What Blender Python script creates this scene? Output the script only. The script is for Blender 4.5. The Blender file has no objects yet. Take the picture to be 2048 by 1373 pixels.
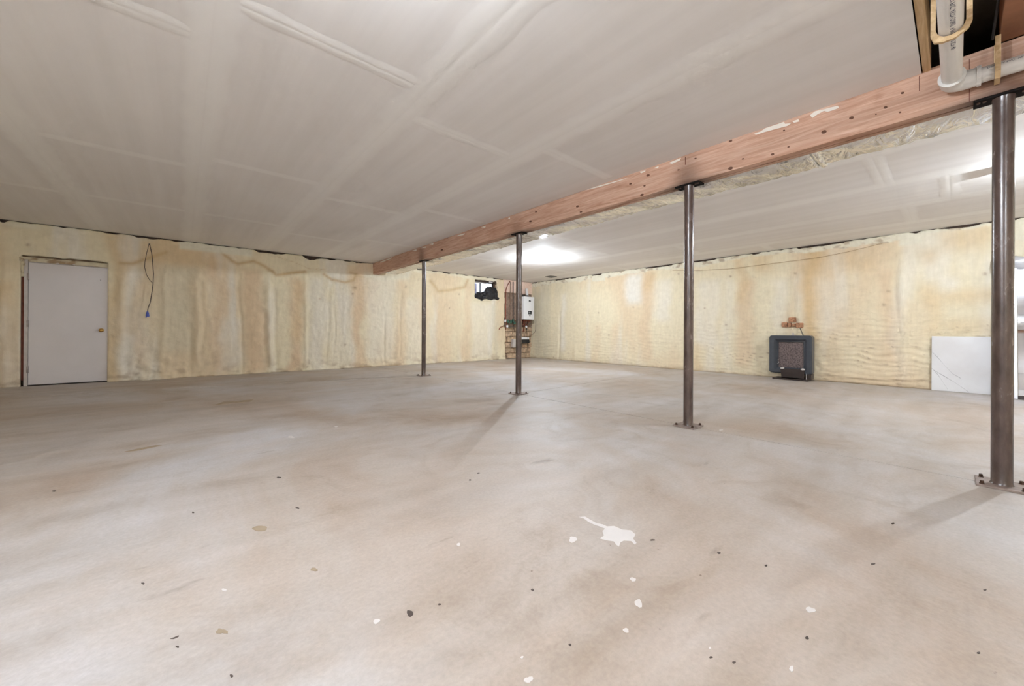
import bpy, bmesh, math, random
import numpy as np
from mathutils import Vector, Matrix

random.seed(7)
C = bpy.context.scene.collection
SC = bpy.context.scene

# ---------------------------------------------------------------- camera
CAM = np.array([-9.5514, -9.9619, 0.9434])
FPX, YAW, ROLL, Y0 = 767.11, math.radians(49.2534), math.radians(0.2771), 662.97
FWD = np.array([math.cos(YAW), math.sin(YAW), 0.0])
RGT = np.array([math.sin(YAW), -math.cos(YAW), 0.0])
UP = np.array([0.0, 0.0, 1.0])
cam_data = bpy.data.cameras.new('camera')
cam_data.sensor_width = 36.0
cam_data.lens = 36.0 * FPX / 2048.0
cam_data.shift_y = (Y0 - 686.5) / 2048.0
cam_data.clip_start = 0.05
cam = bpy.data.objects.new('camera', cam_data)
C.objects.link(cam)
_r = math.cos(ROLL) * RGT + math.sin(ROLL) * UP
_u = -math.sin(ROLL) * RGT + math.cos(ROLL) * UP
_b = -FWD
M = Matrix(((_r[0], _u[0], _b[0], CAM[0]), (_r[1], _u[1], _b[1], CAM[1]),
            (_r[2], _u[2], _b[2], CAM[2]), (0, 0, 0, 1)))
cam.matrix_world = M
SC.camera = cam

# ---------------------------------------------------------------- view, world, lamps
SC.view_settings.view_transform = 'Standard'
SC.view_settings.look = 'None'
SC.view_settings.exposure = 2.2
SC.cycles.diffuse_bounces = 5
SC.cycles.max_bounces = 7
SC.cycles.adaptive_threshold = 0.05
SC.cycles.adaptive_min_samples = 16
SC.cycles.use_light_tree = False
SC.view_settings.gamma = 1.0
SC.view_settings.use_curve_mapping = False
world = bpy.data.worlds.new('daylight')
SC.world = world
world.use_nodes = True
world.node_tree.nodes['Background'].inputs[0].default_value = (0.80, 0.90, 1.0, 1)
world.node_tree.nodes['Background'].inputs[1].default_value = 2.2
LAMP_COL = (0.815, 0.912, 1.0)
# x, y, bulb strength, label
LAMPS = [(-3.04, -3.50, 930, 'glowing bare bulb on the ceiling near the white boiler corner'),
         (-9.20, -8.90, 700, 'bare bulb on the ceiling between the camera and the beam'),
         (-3.14, -10.92, 840, 'bare bulb on the ceiling right of the nearest steel post'),
         (-12.95, -8.85, 720, 'bare bulb on the ceiling beyond the end of the left partition'),
         (-10.6, -12.2, 640, 'added unseen fill bulb on the ceiling behind the camera')]  # this last bulb is an added, unseen fill that evens out the room light
H = 2.70


# ---------------------------------------------------------------- helpers
def lin(r, g, b, a=1.0):
    def f(c):
        c = c / 255.0
        return c / 12.92 if c <= 0.04045 else ((c + 0.055) / 1.055) ** 2.4
    return (f(r), f(g), f(b), a)


def hit(px, py, ax, v):
    """world point where the sight line of photo pixel (px,py) meets the plane coord[ax]=v"""
    X, Y = px - 1024.0, py - Y0
    c, s = math.cos(ROLL), math.sin(ROLL)
    X, Y = X * c + Y * s, -X * s + Y * c
    d = FWD + RGT * (X / FPX) - UP * (Y / FPX)
    return CAM + d * ((v - CAM[ax]) / d[ax])


def back(px, py, y=0.0):
    p = hit(px, py, 1, y)
    return float(p[0]), float(p[2])


def right(px, py, x=0.0):
    p = hit(px, py, 0, x)
    return float(p[1]), float(p[2])


def onfloor(px, py):
    p = hit(px, py, 2, 0.0)
    return float(p[0]), float(p[1])


def tag(o, label=None, cat=None, group=None, kind=None):
    if label: o['label'] = label
    if cat: o['category'] = cat
    if group: o['group'] = group
    if kind: o['kind'] = kind
    return o


def thing(name, label, cat, loc=(0, 0, 0), rotz=0.0, group=None, kind=None):
    o = bpy.data.objects.new(name, None)
    o.empty_display_size = 0.1
    o.location = loc
    o.rotation_euler = (0, 0, rotz)
    C.objects.link(o)
    return tag(o, label, cat, group, kind)


def link(name, me, mat=None, parent=None, world_coords=True):
    o = bpy.data.objects.new(name, me)
    C.objects.link(o)
    if mat is not None and len(me.materials) == 0:
        me.materials.append(mat)
    if parent is not None:
        o.parent = parent
        if world_coords:
            if parent.type == 'EMPTY':
                o.matrix_parent_inverse = Matrix.Translation(-parent.location)
    return o


class MB:
    """collects shapes in one bmesh"""
    def __init__(self):
        self.bm = bmesh.new()

    def box(self, x0, x1, y0, y1, z0, z1, bevel=0.0, seg=2):
        vs = [self.bm.verts.new(p) for p in ((x0, y0, z0), (x1, y0, z0), (x1, y1, z0), (x0, y1, z0),
                                             (x0, y0, z1), (x1, y0, z1), (x1, y1, z1), (x0, y1, z1))]
        fs = [self.bm.faces.new([vs[i] for i in f]) for f in
              ((0, 3, 2, 1), (4, 5, 6, 7), (0, 1, 5, 4), (1, 2, 6, 5), (2, 3, 7, 6), (3, 0, 4, 7))]
        if bevel > 0:
            es = list({e for f in fs for e in f.edges})
            bmesh.ops.bevel(self.bm, geom=es, offset=bevel, segments=seg, affect='EDGES', profile=0.5)
        return self

    def tube(self, pts, r, n=12, cap=True):
        pts = [Vector(p) for p in pts]
        rs = r if isinstance(r, (list, tuple)) else [r] * len(pts)
        rings = []
        ref = None
        for i, p in enumerate(pts):
            a = pts[max(0, i - 1)]
            b = pts[min(len(pts) - 1, i + 1)]
            t = (b - a).normalized()
            if ref is None:
                ref = Vector((0, 0, 1)) if abs(t.z) < 0.9 else Vector((1, 0, 0))
            u = (ref - t * ref.dot(t)).normalized()
            ref = u
            w = t.cross(u)
            rings.append([self.bm.verts.new(p + (u * math.cos(2 * math.pi * k / n) + w * math.sin(2 * math.pi * k / n)) * rs[i])
                          for k in range(n)])
        for i in range(len(rings) - 1):
            for k in range(n):
                self.bm.faces.new((rings[i][k], rings[i][(k + 1) % n], rings[i + 1][(k + 1) % n], rings[i + 1][k]))
        if cap:
            self.bm.faces.new(rings[0][::-1])
            self.bm.faces.new(rings[-1])
        return self

    def lathe(self, prof, n=24, origin=(0, 0, 0), axis='z'):
        o = Vector(origin)
        rings = []
        for (r, h) in prof:
            ring = []
            for k in range(n):
                a = 2 * math.pi * k / n
                c, s = r * math.cos(a), r * math.sin(a)
                p = {'z': (c, s, h), 'x': (h, c, s), 'y': (s, h, c)}[axis]
                ring.append(self.bm.verts.new(o + Vector(p)))
            rings.append(ring)
        for i in range(len(rings) - 1):
            for k in range(n):
                self.bm.faces.new((rings[i][k], rings[i][(k + 1) % n], rings[i + 1][(k + 1) % n], rings[i + 1][k]))
        self.bm.faces.new(rings[0][::-1])
        self.bm.faces.new(rings[-1])
        return self

    def prism(self, pts, lo, hi, axis=2):
        """polygon extruded along axis"""
        def P(p, h):
            q = list(p)
            q.insert(axis, h)
            return q
        a = [self.bm.verts.new(P(p, lo)) for p in pts]
        b = [self.bm.verts.new(P(p, hi)) for p in pts]
        n = len(pts)
        self.bm.faces.new(a[::-1])
        self.bm.faces.new(b)
        for i in range(n):
            self.bm.faces.new((a[i], a[(i + 1) % n], b[(i + 1) % n], b[i]))
        return self

    def xf(self, m):
        bmesh.ops.transform(self.bm, matrix=m, verts=self.bm.verts)
        return self

    def mesh(self, name, smooth=0):
        bmesh.ops.recalc_face_normals(self.bm, faces=self.bm.faces)
        me = bpy.data.meshes.new(name)
        self.bm.to_mesh(me)
        self.bm.free()
        if smooth:
            me.polygons.foreach_set('use_smooth', [True] * len(me.polygons))
            if smooth != 2:
                me.set_sharp_from_angle(angle=math.radians(38))
        return me

    def build(self, name, mat, parent=None, smooth=0, world_coords=True):
        return link(name, self.mesh(name, smooth), mat, parent, world_coords)


# ---------------------------------------------------------------- numpy noise
def vnoise(x, y, seed=0.0):
    xi, yi = np.floor(x), np.floor(y)
    xf, yf = x - xi, y - yi
    u, v = xf * xf * (3 - 2 * xf), yf * yf * (3 - 2 * yf)

    def h(a, b):
        t = np.sin(a * 127.1 + b * 311.7 + seed * 74.7) * 43758.5453
        return t - np.floor(t)
    return (h(xi, yi) * (1 - u) + h(xi + 1, yi) * u) * (1 - v) + (h(xi, yi + 1) * (1 - u) + h(xi + 1, yi + 1) * u) * v


def fbm(x, y, seed=0.0, oct=4):
    s, a, t = 0.0, 1.0, 0.0
    for i in range(oct):
        c_, s_ = math.cos(0.6 + 1.1 * i), math.sin(0.6 + 1.1 * i)
        s = s + a * vnoise((x * c_ - y * s_) * 2 ** i, (x * s_ + y * c_) * 2 ** i, seed + i * 3.1)
        t += a
        a *= 0.5
    return s / t - 0.5


def smooth01(a, b, x):
    t = np.clip((x - a) / (b - a), 0, 1)
    return t * t * (3 - 2 * t)


# ---------------------------------------------------------------- materials
class NT:
    def __init__(self, name):
        self.m = bpy.data.materials.new(name)
        self.m.use_nodes = True
        self.t = self.m.node_tree
        self.b = self.t.nodes['Principled BSDF']

    def n(self, typ, **kw):
        nd = self.t.nodes.new(typ)
        for k, v in kw.items():
            if k.startswith('i_'):
                key = k[2:]
                nd.inputs[int(key) if key.isdigit() else key].default_value = v
            else:
                setattr(nd, k, v)
        return nd

    def l(self, a, b):
        self.t.links.new(a, b)

    def pos(self, scale=(1, 1, 1), rot=(0, 0, 0), kind='Object'):
        tc = self.n('ShaderNodeTexCoord')
        mp = self.n('ShaderNodeMapping')
        mp.inputs['Scale'].default_value = scale
        mp.inputs['Rotation'].default_value = rot
        self.l(tc.outputs[kind], mp.inputs[0])
        return mp.outputs[0]

    def noise(self, vec, scale, detail=4, rough=0.55, dist=0.0):
        nd = self.n('ShaderNodeTexNoise')
        nd.inputs['Scale'].default_value = scale
        nd.inputs['Detail'].default_value = detail
        nd.inputs['Roughness'].default_value = rough
        nd.inputs['Distortion'].default_value = dist
        self.l(vec, nd.inputs['Vector'])
        return nd.outputs['Fac']

    def ramp(self, fac, stops):
        nd = self.n('ShaderNodeValToRGB')
        cr = nd.color_ramp
        while len(cr.elements) < len(stops):
            cr.elements.new(0.5)
        for e, (p, c) in zip(cr.elements, stops):
            e.position = p
            e.color = c if len(c) == 4 else (*c, 1)
        self.l(fac, nd.inputs[0])
        return nd.outputs[0]

    def mix(self, fac, a, b, mode='MIX'):
        nd = self.n('ShaderNodeMix', data_type='RGBA', blend_type=mode)
        for s, v in ((nd.inputs[0], fac), (nd.inputs[6], a), (nd.inputs[7], b)):
            if hasattr(v, 'links') or hasattr(v, 'is_output'):
                self.l(v, s)
            else:
                s.default_value = v
        return nd.outputs[2]

    def math(self, op, a, b=0.5, clamp=False):
        nd = self.n('ShaderNodeMath', operation=op, use_clamp=clamp)
        for s, v in ((nd.inputs[0], a), (nd.inputs[1], b)):
            if hasattr(v, 'is_output'):
                self.l(v, s)
            else:
                s.default_value = v
        return nd.outputs[0]

    def bump(self, h, strength=0.3, dist=0.01):
        nd = self.n('ShaderNodeBump')
        nd.inputs['Strength'].default_value = strength
        nd.inputs['Distance'].default_value = dist
        self.l(h, nd.inputs['Height'])
        self.l(nd.outputs[0], self.b.inputs['Normal'])

    def set(self, col=None, rough=None, metal=None, spec=None):
        for key, v in (('Base Color', col), ('Roughness', rough), ('Metallic', metal), ('Specular IOR Level', spec)):
            if v is None:
                continue
            s = self.b.inputs[key]
            if hasattr(v, 'is_output'):
                self.l(v, s)
            else:
                s.default_value = v
        return self.m


def simple(name, col, rough=0.6, metal=0.0, spec=0.5, var=0.12, scale=14.0, bump=0.0):
    t = NT(name)
    f = t.noise(t.pos(), scale, 4)
    dark = tuple(c * (1 - var) for c in col[:3]) + (1,)
    lite = tuple(min(1, c * (1 + var)) for c in col[:3]) + (1,)
    c = t.ramp(f, [(0.3, dark), (0.7, lite)])
    if bump:
        t.bump(t.noise(t.pos(), scale * 4, 3), bump, 0.004)
    return t.set(c, rough, metal, spec)


MAT = {}


def foam_mat():
    t = NT('spray_foam')
    at = t.n('ShaderNodeAttribute', attribute_name='stain')
    f = t.noise(t.pos(), 9, 5)
    g = t.ramp(f, [(0.3, (0.94, 0.935, 0.92, 1)), (0.7, (1.03, 1.03, 1.03, 1))])
    c = t.mix(1.0, at.outputs['Color'], g, 'MULTIPLY')
    f2 = t.noise(t.pos((1, 1, 0.12)), 26, 3)
    g2 = t.ramp(f2, [(0.35, (0.97, 0.965, 0.955, 1)), (0.65, (1.015, 1.015, 1.015, 1))])
    c = t.mix(1.0, c, g2, 'MULTIPLY')
    t.bump(t.noise(t.pos(), 14, 6, 0.6), 0.30, 0.03)
    return t.set(c, 0.75, 0, 0.25)


MAT['foam'] = foam_mat()


def concrete_mat():
    t = NT('concrete_floor')
    p = t.pos()
    big = t.noise(p, 0.55, 7, 0.62, 0.6)
    c = t.ramp(big, [(0.30, lin(174, 155, 138)), (0.44, lin(187, 175, 165)), (0.56, lin(194, 187, 183)), (0.70, lin(202, 199, 201))])
    st = t.noise(t.pos((0.55, 3.4, 1), (0, 0, math.radians(36))), 1.1, 6, 0.6, 0.4)
    c = t.mix(1.0, c, t.ramp(st, [(0.28, (0.85, 0.83, 0.81, 1)), (0.5, (0.98, 0.975, 0.97, 1)), (0.7, (1.07, 1.07, 1.08, 1))]), 'MULTIPLY')
    bl = t.noise(p, 1.9, 5, 0.65, 1.2)
    c = t.mix(1.0, c, t.ramp(bl, [(0.30, (0.87, 0.835, 0.80, 1)), (0.46, (1, 1, 1, 1)), (0.66, (1.05, 1.05, 1.065, 1))]), 'MULTIPLY')
    dk = t.noise(t.pos((0.7, 2.2, 1), (0, 0, math.radians(40))), 3.1, 4, 0.6)
    c = t.mix(1.0, c, t.ramp(dk, [(0.24, (0.72, 0.69, 0.66, 1)), (0.33, (1, 1, 1, 1))]), 'MULTIPLY')
    fine = t.noise(p, 55, 3, 0.7)
    c = t.mix(1.0, c, t.ramp(fine, [(0.3, (0.90, 0.895, 0.89, 1)), (0.7, (1.06, 1.06, 1.06, 1))]), 'MULTIPLY')
    sp = t.noise(p, 21, 2, 0.5)
    c = t.mix(1.0, c, t.ramp(sp, [(0.215, (0.55, 0.5, 0.46, 1)), (0.235, (1, 1, 1, 1))]), 'MULTIPLY')
    rr = t.n('ShaderNodeMapRange')
    rr.inputs[3].default_value = 0.42
    rr.inputs[4].default_value = 0.66
    t.l(st, rr.inputs[0])
    t.bump(t.noise(p, 7, 6, 0.6), 0.06, 0.02)
    return t.set(c, rr.outputs[0], 0, 0.42)


MAT['concrete'] = concrete_mat()
MAT['joint_dirt'] = simple('joint_dirt', lin(96, 84, 76), 0.9)


def drywall_mat():
    t = NT('drywall_paper')
    p = t.pos()
    f = t.noise(p, 0.7, 4, 0.5)
    c = t.ramp(f, [(0.3, lin(236, 231, 228)), (0.7, lin(241, 237, 235))])
    s = t.noise(t.pos((6, 0.25, 1)), 1.2, 4)
    c = t.mix(1.0, c, t.ramp(s, [(0.35, (0.965, 0.96, 0.955, 1)), (0.65, (1.02, 1.02, 1.02, 1))]), 'MULTIPLY')
    at = t.n('ShaderNodeAttribute', attribute_name='mud')
    c = t.mix(at.outputs['Fac'], c, lin(250, 247, 244))
    return t.set(c, 0.8, 0, 0.2)


MAT['drywall'] = drywall_mat()


def beam_mat():
    t = NT('laminated_beam')
    p = t.pos()
    g = t.noise(t.pos((3, 0.7, 9)), 2.4, 6, 0.62, 1.4)
    c = t.ramp(g, [(0.28, lin(176, 132, 108)), (0.5, lin(202, 162, 140)), (0.72, lin(220, 186, 166))])
    fine = t.noise(t.pos((20, 1.2, 60)), 2.0, 3)
    c = t.mix(1.0, c, t.ramp(fine, [(0.35, (0.92, 0.9, 0.88, 1)), (0.65, (1.04, 1.04, 1.04, 1))]), 'MULTIPLY')
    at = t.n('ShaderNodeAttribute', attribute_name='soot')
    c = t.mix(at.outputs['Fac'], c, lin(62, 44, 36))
    return t.set(c, 0.6, 0, 0.3)


MAT['beam'] = beam_mat()


def steel_post_mat():
    t = NT('painted_steel_post')
    p = t.pos()
    f = t.noise(t.pos((1, 1, 0.35)), 11, 5, 0.6)
    c = t.ramp(f, [(0.3, lin(66, 50, 46)), (0.55, lin(92, 74, 68)), (0.75, lin(112, 96, 90))])
    w = t.noise(t.pos((1, 1, 0.5)), 30, 4, 0.7)
    c = t.mix(t.ramp(w, [(0.70, (0, 0, 0, 1)), (0.76, (0.6, 0.6, 0.6, 1))]), c, lin(168, 150, 138))
    t.bump(t.noise(p, 45, 4, 0.6), 0.25, 0.003)
    r = t.n('ShaderNodeMapRange')
    r.inputs[3].default_value = 0.14
    r.inputs[4].default_value = 0.36
    t.l(f, r.inputs[0])
    return t.set(c, r.outputs[0], 0.1, 0.9)


MAT['post'] = steel_post_mat()
MAT['plate'] = simple('dusty_steel_plate', lin(148, 132, 124), 0.6, 0.2, var=0.25, scale=20)
MAT['dark_plate'] = simple('blackened_steel', lin(30, 25, 23), 0.85, 0.0, 0.15)
MAT['bolt'] = simple('rusty_bolt', lin(82, 60, 48), 0.6, 0.4)


def pine_mat():
    t = NT('pine')
    g = t.noise(t.pos((1.0, 9, 9)), 3, 6, 0.6, 1.0)
    c = t.ramp(g, [(0.3, lin(186, 152, 112)), (0.55, lin(212, 182, 142)), (0.75, lin(226, 202, 166))])
    return t.set(c, 0.7, 0, 0.2)


MAT['pine'] = pine_mat()
MAT['brown_lvl'] = simple('brown_laminated_joist', lin(150, 102, 74), 0.6, var=0.25, scale=5)
MAT['dark_wood'] = simple('dark_rim_board', lin(70, 54, 44), 0.8, var=0.3)
MAT['subfloor'] = simple('subfloor', lin(90, 78, 66), 0.8, var=0.2)
MAT['pvc'] = simple('white_pvc', lin(226, 222, 218), 0.28, 0, 0.5, var=0.03, scale=5)
MAT['ink'] = simple('pipe_print', lin(60, 62, 92), 0.6)
MAT['plaster'] = simple('dried_plaster', lin(232, 224, 214), 0.85, var=0.05)
MAT['door'] = simple('door_paint', lin(226, 220, 221), 0.5, var=0.03, scale=2)
MAT['jamb'] = simple('jamb_paint', lin(204, 196, 192), 0.5, var=0.08)
MAT['brass'] = simple('brass', lin(205, 165, 95), 0.25, 1.0, var=0.1)
MAT['hinge'] = simple('hinge_steel', lin(150, 140, 136), 0.4, 0.7)
MAT['knot'] = simple('knot', lin(104, 68, 50), 0.8)
MAT['red_shim'] = simple('red_wood_shim', lin(112, 62, 48), 0.8, var=0.3)
MAT['white_enamel'] = simple('white_enamel', lin(236, 236, 240), 0.3, var=0.02)
MAT['black'] = simple('black_plastic', lin(34, 33, 36), 0.4, var=0.2)
MAT['display'] = simple('display_glass', lin(52, 54, 60), 0.15)
MAT['grey_plastic'] = simple('grey_plastic', lin(140, 140, 142), 0.5)
MAT['copper'] = simple('oxidised_copper', lin(136, 72, 54), 0.4, 0.6, var=0.3)
MAT['steel_pipe'] = simple('steel_pipe', lin(120, 112, 104), 0.4, 0.6, var=0.3)
MAT['pink'] = simple('pink_insulation', lin(240, 212, 196), 0.95, var=0.12, scale=30, bump=0.5)
MAT['plank'] = simple('weathered_plank', lin(150, 126, 110), 0.8, var=0.35, scale=12)
MAT['stone'] = simple('brown_masonry', lin(190, 164, 138), 0.95, var=0.4, scale=11, bump=0.7)
MAT['mortar'] = simple('mortar', lin(150, 124, 102), 0.95, var=0.3, scale=14)
MAT['brick'] = simple('red_brick', lin(190, 140, 108), 0.95, var=0.4, scale=30, bump=0.6)
MAT['green'] = simple('green_valve', lin(52, 92, 74), 0.5, var=0.3)
MAT['slate'] = simple('slate_blue_moulding', lin(70, 74, 82), 0.35, 0, 0.5, var=0.12, scale=6)
MAT['dark_metal'] = simple('dark_brown_metal', lin(62, 52, 50), 0.4, 0.3)
MAT['blue'] = simple('blue_plug', lin(92, 108, 196), 0.5)
MAT['wire'] = simple('grey_brown_wire', lin(98, 82, 74), 0.6)
MAT['string'] = simple('tan_string', lin(170, 135, 96), 0.8)
MAT['bulb_holder'] = simple('porcelain', lin(235, 232, 226), 0.3, var=0.02)
MAT['alu'] = simple('polished_aluminium', lin(215, 215, 224), 0.22, 1.0, var=0.05)
MAT['mirror'] = simple('mirror_glass', lin(225, 228, 236), 0.03, 1.0, var=0.01)
MAT['tar'] = simple('dark_floor_spot', lin(84, 72, 66), 0.7)
MAT['tanspot'] = simple('tan_floor_spot', lin(164, 146, 122), 0.7)
MAT['paint'] = simple('white_floor_paint', lin(220, 214, 211), 0.6, var=0.04)
MAT['greystone'] = simple('grey_well_wall', lin(104, 100, 116), 0.9, var=0.3)
MAT['whiteboard'] = simple('white_well_board', lin(236, 240, 246), 0.8, var=0.03)
MAT['plainwall'] = simple('plain_foam_wall', lin(240, 228, 204), 0.85, var=0.1, scale=2)
MAT['partition'] = simple('partition_board', lin(228, 222, 216), 0.85, var=0.06, scale=2)


def foil_mat():
    t = NT('foil_wrap')
    f = t.noise(t.pos((1, 0.5, 1)), 7, 5)
    c = t.ramp(f, [(0.3, lin(222, 218, 212)), (0.7, lin(242, 240, 236))])
    t.bump(t.noise(t.pos((1, 2.4, 1)), 4.5, 3, 0.5, 1.2), 0.55, 0.05)
    return t.set(c, 0.24, 0.85, 0.5)


MAT['foil'] = foil_mat()


def film_mat():
    t = NT('plastic_film')
    t.b.inputs['Transmission Weight'].default_value = 0.35
    t.bump(t.noise(t.pos(), 30, 4), 0.5, 0.01)
    return t.set(lin(228, 230, 238), 0.15, 0.3, 0.6)


MAT['film'] = film_mat()


def marble_mat():
    t = NT('white_marble')
    w = t.n('ShaderNodeTexWave', wave_type='BANDS')
    w.inputs['Scale'].default_value = 0.85
    w.inputs['Distortion'].default_value = 2.2
    w.inputs['Detail'].default_value = 3
    w.inputs['Detail Scale'].default_value = 1.1
    w.inputs['Phase Offset'].default_value = 1.3
    t.l(t.pos((1, 1, 1), (math.radians(48), 0, 0)), w.inputs['Vector'])
    v = t.ramp(w.outputs['Fac'], [(0.0, lin(232, 230, 232)), (0.09, lin(236, 235, 237))])
    f = t.noise(t.pos(), 2.5, 5)
    c = t.mix(1.0, v, t.ramp(f, [(0.35, (0.93, 0.92, 0.91, 1)), (0.65, (1.0, 1.0, 1.0, 1))]), 'MULTIPLY')
    return t.set(c, 0.3, 0, 0.4)


MAT['marble'] = marble_mat()
MAT['vein'] = simple('grey_vein', lin(178, 175, 178), 0.35, var=0.15)


def mesh_panel_mat():
    t = NT('woven_grille')
    v = t.n('ShaderNodeTexVoronoi')
    v.inputs['Scale'].default_value = 55
    t.l(t.pos(), v.inputs['Vector'])
    c = t.ramp(v.outputs['Distance'], [(0.15, lin(48, 40, 40)), (0.55, lin(128, 112, 110))])
    t.bump(v.outputs['Distance'], 0.6, 0.006)
    return t.set(c, 0.45, 0.2)


MAT['grille'] = mesh_panel_mat()


def bag_mat():
    t = NT('black_bag_plastic')
    t.bump(t.noise(t.pos(), 14, 4, 0.6, 1.5), 0.7, 0.03)
    return t.set(lin(30, 30, 36), 0.32, 0, 0.5)


MAT['bag'] = bag_mat()


def glass_mat():
    t = NT('window_glass')
    t.b.inputs['Transmission Weight'].default_value = 1.0
    t.b.inputs['IOR'].default_value = 1.05
    return t.set((0.96, 0.98, 1, 1), 0.02)


MAT['glass'] = glass_mat()


def bulb_mat(i, strength):
    t = NT('bulb_glow_%d' % i)
    t.b.inputs['Emission Color'].default_value = (*LAMP_COL, 1)
    t.b.inputs['Emission Strength'].default_value = strength
    return t.set((1, 1, 1, 1), 0.4)


# ================================================================ FLOOR
XL, XR, YN, YF = -15.0, 0.3, -14.0, 0.3
fl = MB().box(XL, XR, YN, YF, -0.20, -0.02).build('floor', MAT['joint_dirt'])
tag(fl, 'broad stained concrete basement floor', None, None, 'structure')
g = 0.006
J1 = lambda x: -2.70 + (x + 5.7) * (-1.35 / 6.2)      # joint left of the far post
J2 = lambda x: -5.66 + (x + 5.7) * (0.40 / 5.7)       # joint right of the second post
xc = -5.70
slabs = [[(XL, J1(XL) + g), (xc - g, J1(xc) + g), (xc - g, YF), (XL, YF)],
         [(XL, YN), (xc - g, YN), (xc - g, J1(xc) - g), (XL, J1(XL) - g)],
         [(xc + g, YN), (XR, YN), (XR, J2(XR) - g), (xc + g, J2(xc) - g)],
         [(xc + g, J2(xc) + g), (XR, J2(XR) + g), (XR, YF), (xc + g, YF)]]
for s in slabs:
    MB().prism(s, -0.03, 0.0).build('slab', MAT['concrete'], fl)


def blob(px, py, rx, ry, mat, name, rough=0.35, n=14, seed=0, h=0.0015):
    """flat dried spot on the floor, outlined in floor metres from its photo extent"""
    rnd = random.Random(seed + px * 13 + py)
    ph = [rnd.uniform(0, 6.28) for _ in range(3)]
    pts = []
    for k in range(n):
        a = 2 * math.pi * k / n
        r = 1 + rough * (0.55 * math.sin(a * 2 + ph[0]) + 0.35 * math.sin(a * 3 + ph[1]) + 0.25 * math.sin(a * 5 + ph[2]))
        pts.append(onfloor(px + rx * r * math.cos(a), py - ry * r * math.sin(a)))
    MB().prism(pts, -0.001, h).build(name, mat, fl)


splat = [(1158, 1035), (1170, 1034), (1180, 1040), (1192, 1047), (1206, 1050), (1214, 1054), (1228, 1053), (1244, 1060), (1262, 1062),
         (1271, 1070), (1266, 1078), (1273, 1087), (1270, 1090), (1262, 1083), (1248, 1082), (1241, 1086), (1238, 1094), (1232, 1090),
         (1228, 1084), (1212, 1081), (1200, 1078), (1208, 1072), (1205, 1064), (1210, 1058), (1200, 1054), (1188, 1050), (1176, 1044), (1168, 1038)]
MB().prism([onfloor(*q) for q in splat], -0.001, 0.0012).build('paint_splatter', MAT['paint'], fl)
for (px, py, rx, ry) in ((1277, 1208, 8, 7), (1266, 1160, 6, 3.5), (1057, 1361, 9, 6), (753, 1244, 6.5, 4.5), (448, 1181, 4.5, 2.5), (582, 875, 7, 2),
                         (672, 854, 3.5, 1), (1442, 861, 3.5, 1), (1583, 1339, 5, 5), (1146, 1080, 9, 5), (917, 1090, 4, 2.5), (1252, 1262, 6, 4),
                         (1621, 1221, 10, 5), (1044, 1316, 3, 2), (1420, 1298, 2.5, 2)):
    blob(px, py, rx, ry, MAT['paint'], 'paint_spot')
for (px, py, rx, ry) in ((820, 1228, 7, 5.5), (558, 956, 4, 1.3), (595, 1017, 4, 1.6), (355, 1295, 3, 2), (286, 1168, 3.5, 1.5), (386, 1026, 2.5, 1.2),
                         (879, 1210, 2.5, 1.8), (463, 1353, 3.5, 2.5), (940, 961, 2.5, 1.2), (957, 947, 3, 1), (108, 983, 4, 1.2), (1614, 1277, 4, 2.5),
                         (1438, 1107, 4, 1.6), (1786, 1048, 3, 1.5), (1305, 1081, 4, 1.5), (1970, 1181, 3, 1.5), (1140, 1291, 3, 2), (1065, 1181, 3, 2),
                         (1957, 1307, 3, 2), (1468, 1326, 3, 2.2), (1422, 1316, 3, 2), (1532, 1132, 3, 1.5), (1746, 1129, 4, 1.8)):
    blob(px, py, rx, ry, MAT['tar'], 'dark_spot', 0.3)
blob(520, 1058, 16, 5, MAT['tanspot'], 'tan_spot', 0.15)
blob(443, 1264, 9, 6, MAT['tanspot'], 'tan_spot', 0.6)
blob(628, 1140, 6, 4, MAT['tanspot'], 'tan_spot', 0.4)
for pts in (((425, 812), (447, 804), (470, 803), (508, 799), (500, 804), (468, 807), (445, 809)),
            ((245, 905), (275, 898), (312, 891), (325, 892), (305, 896), (270, 903)),
            ((340, 1279), (350, 1275), (358, 1272), (357, 1275), (348, 1279))):
    MB().prism([onfloor(*q) for q in pts], -0.001, 0.0008).build('floor_mark', MAT['tanspot'] if pts[0][0] != 340 else MAT['tar'], fl)

# ================================================================ WALLS
CREAM, TAN, ORANGE, GREY, PALE, BROWN = (np.array(lin(*c)[:3]) for c in (
    (242, 230, 202), (231, 206, 174), (225, 194, 146), (222, 214, 192), (242, 236, 226), (162, 130, 96)))
WHITEFOAM = np.array(lin(240, 234, 216)[:3])


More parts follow.
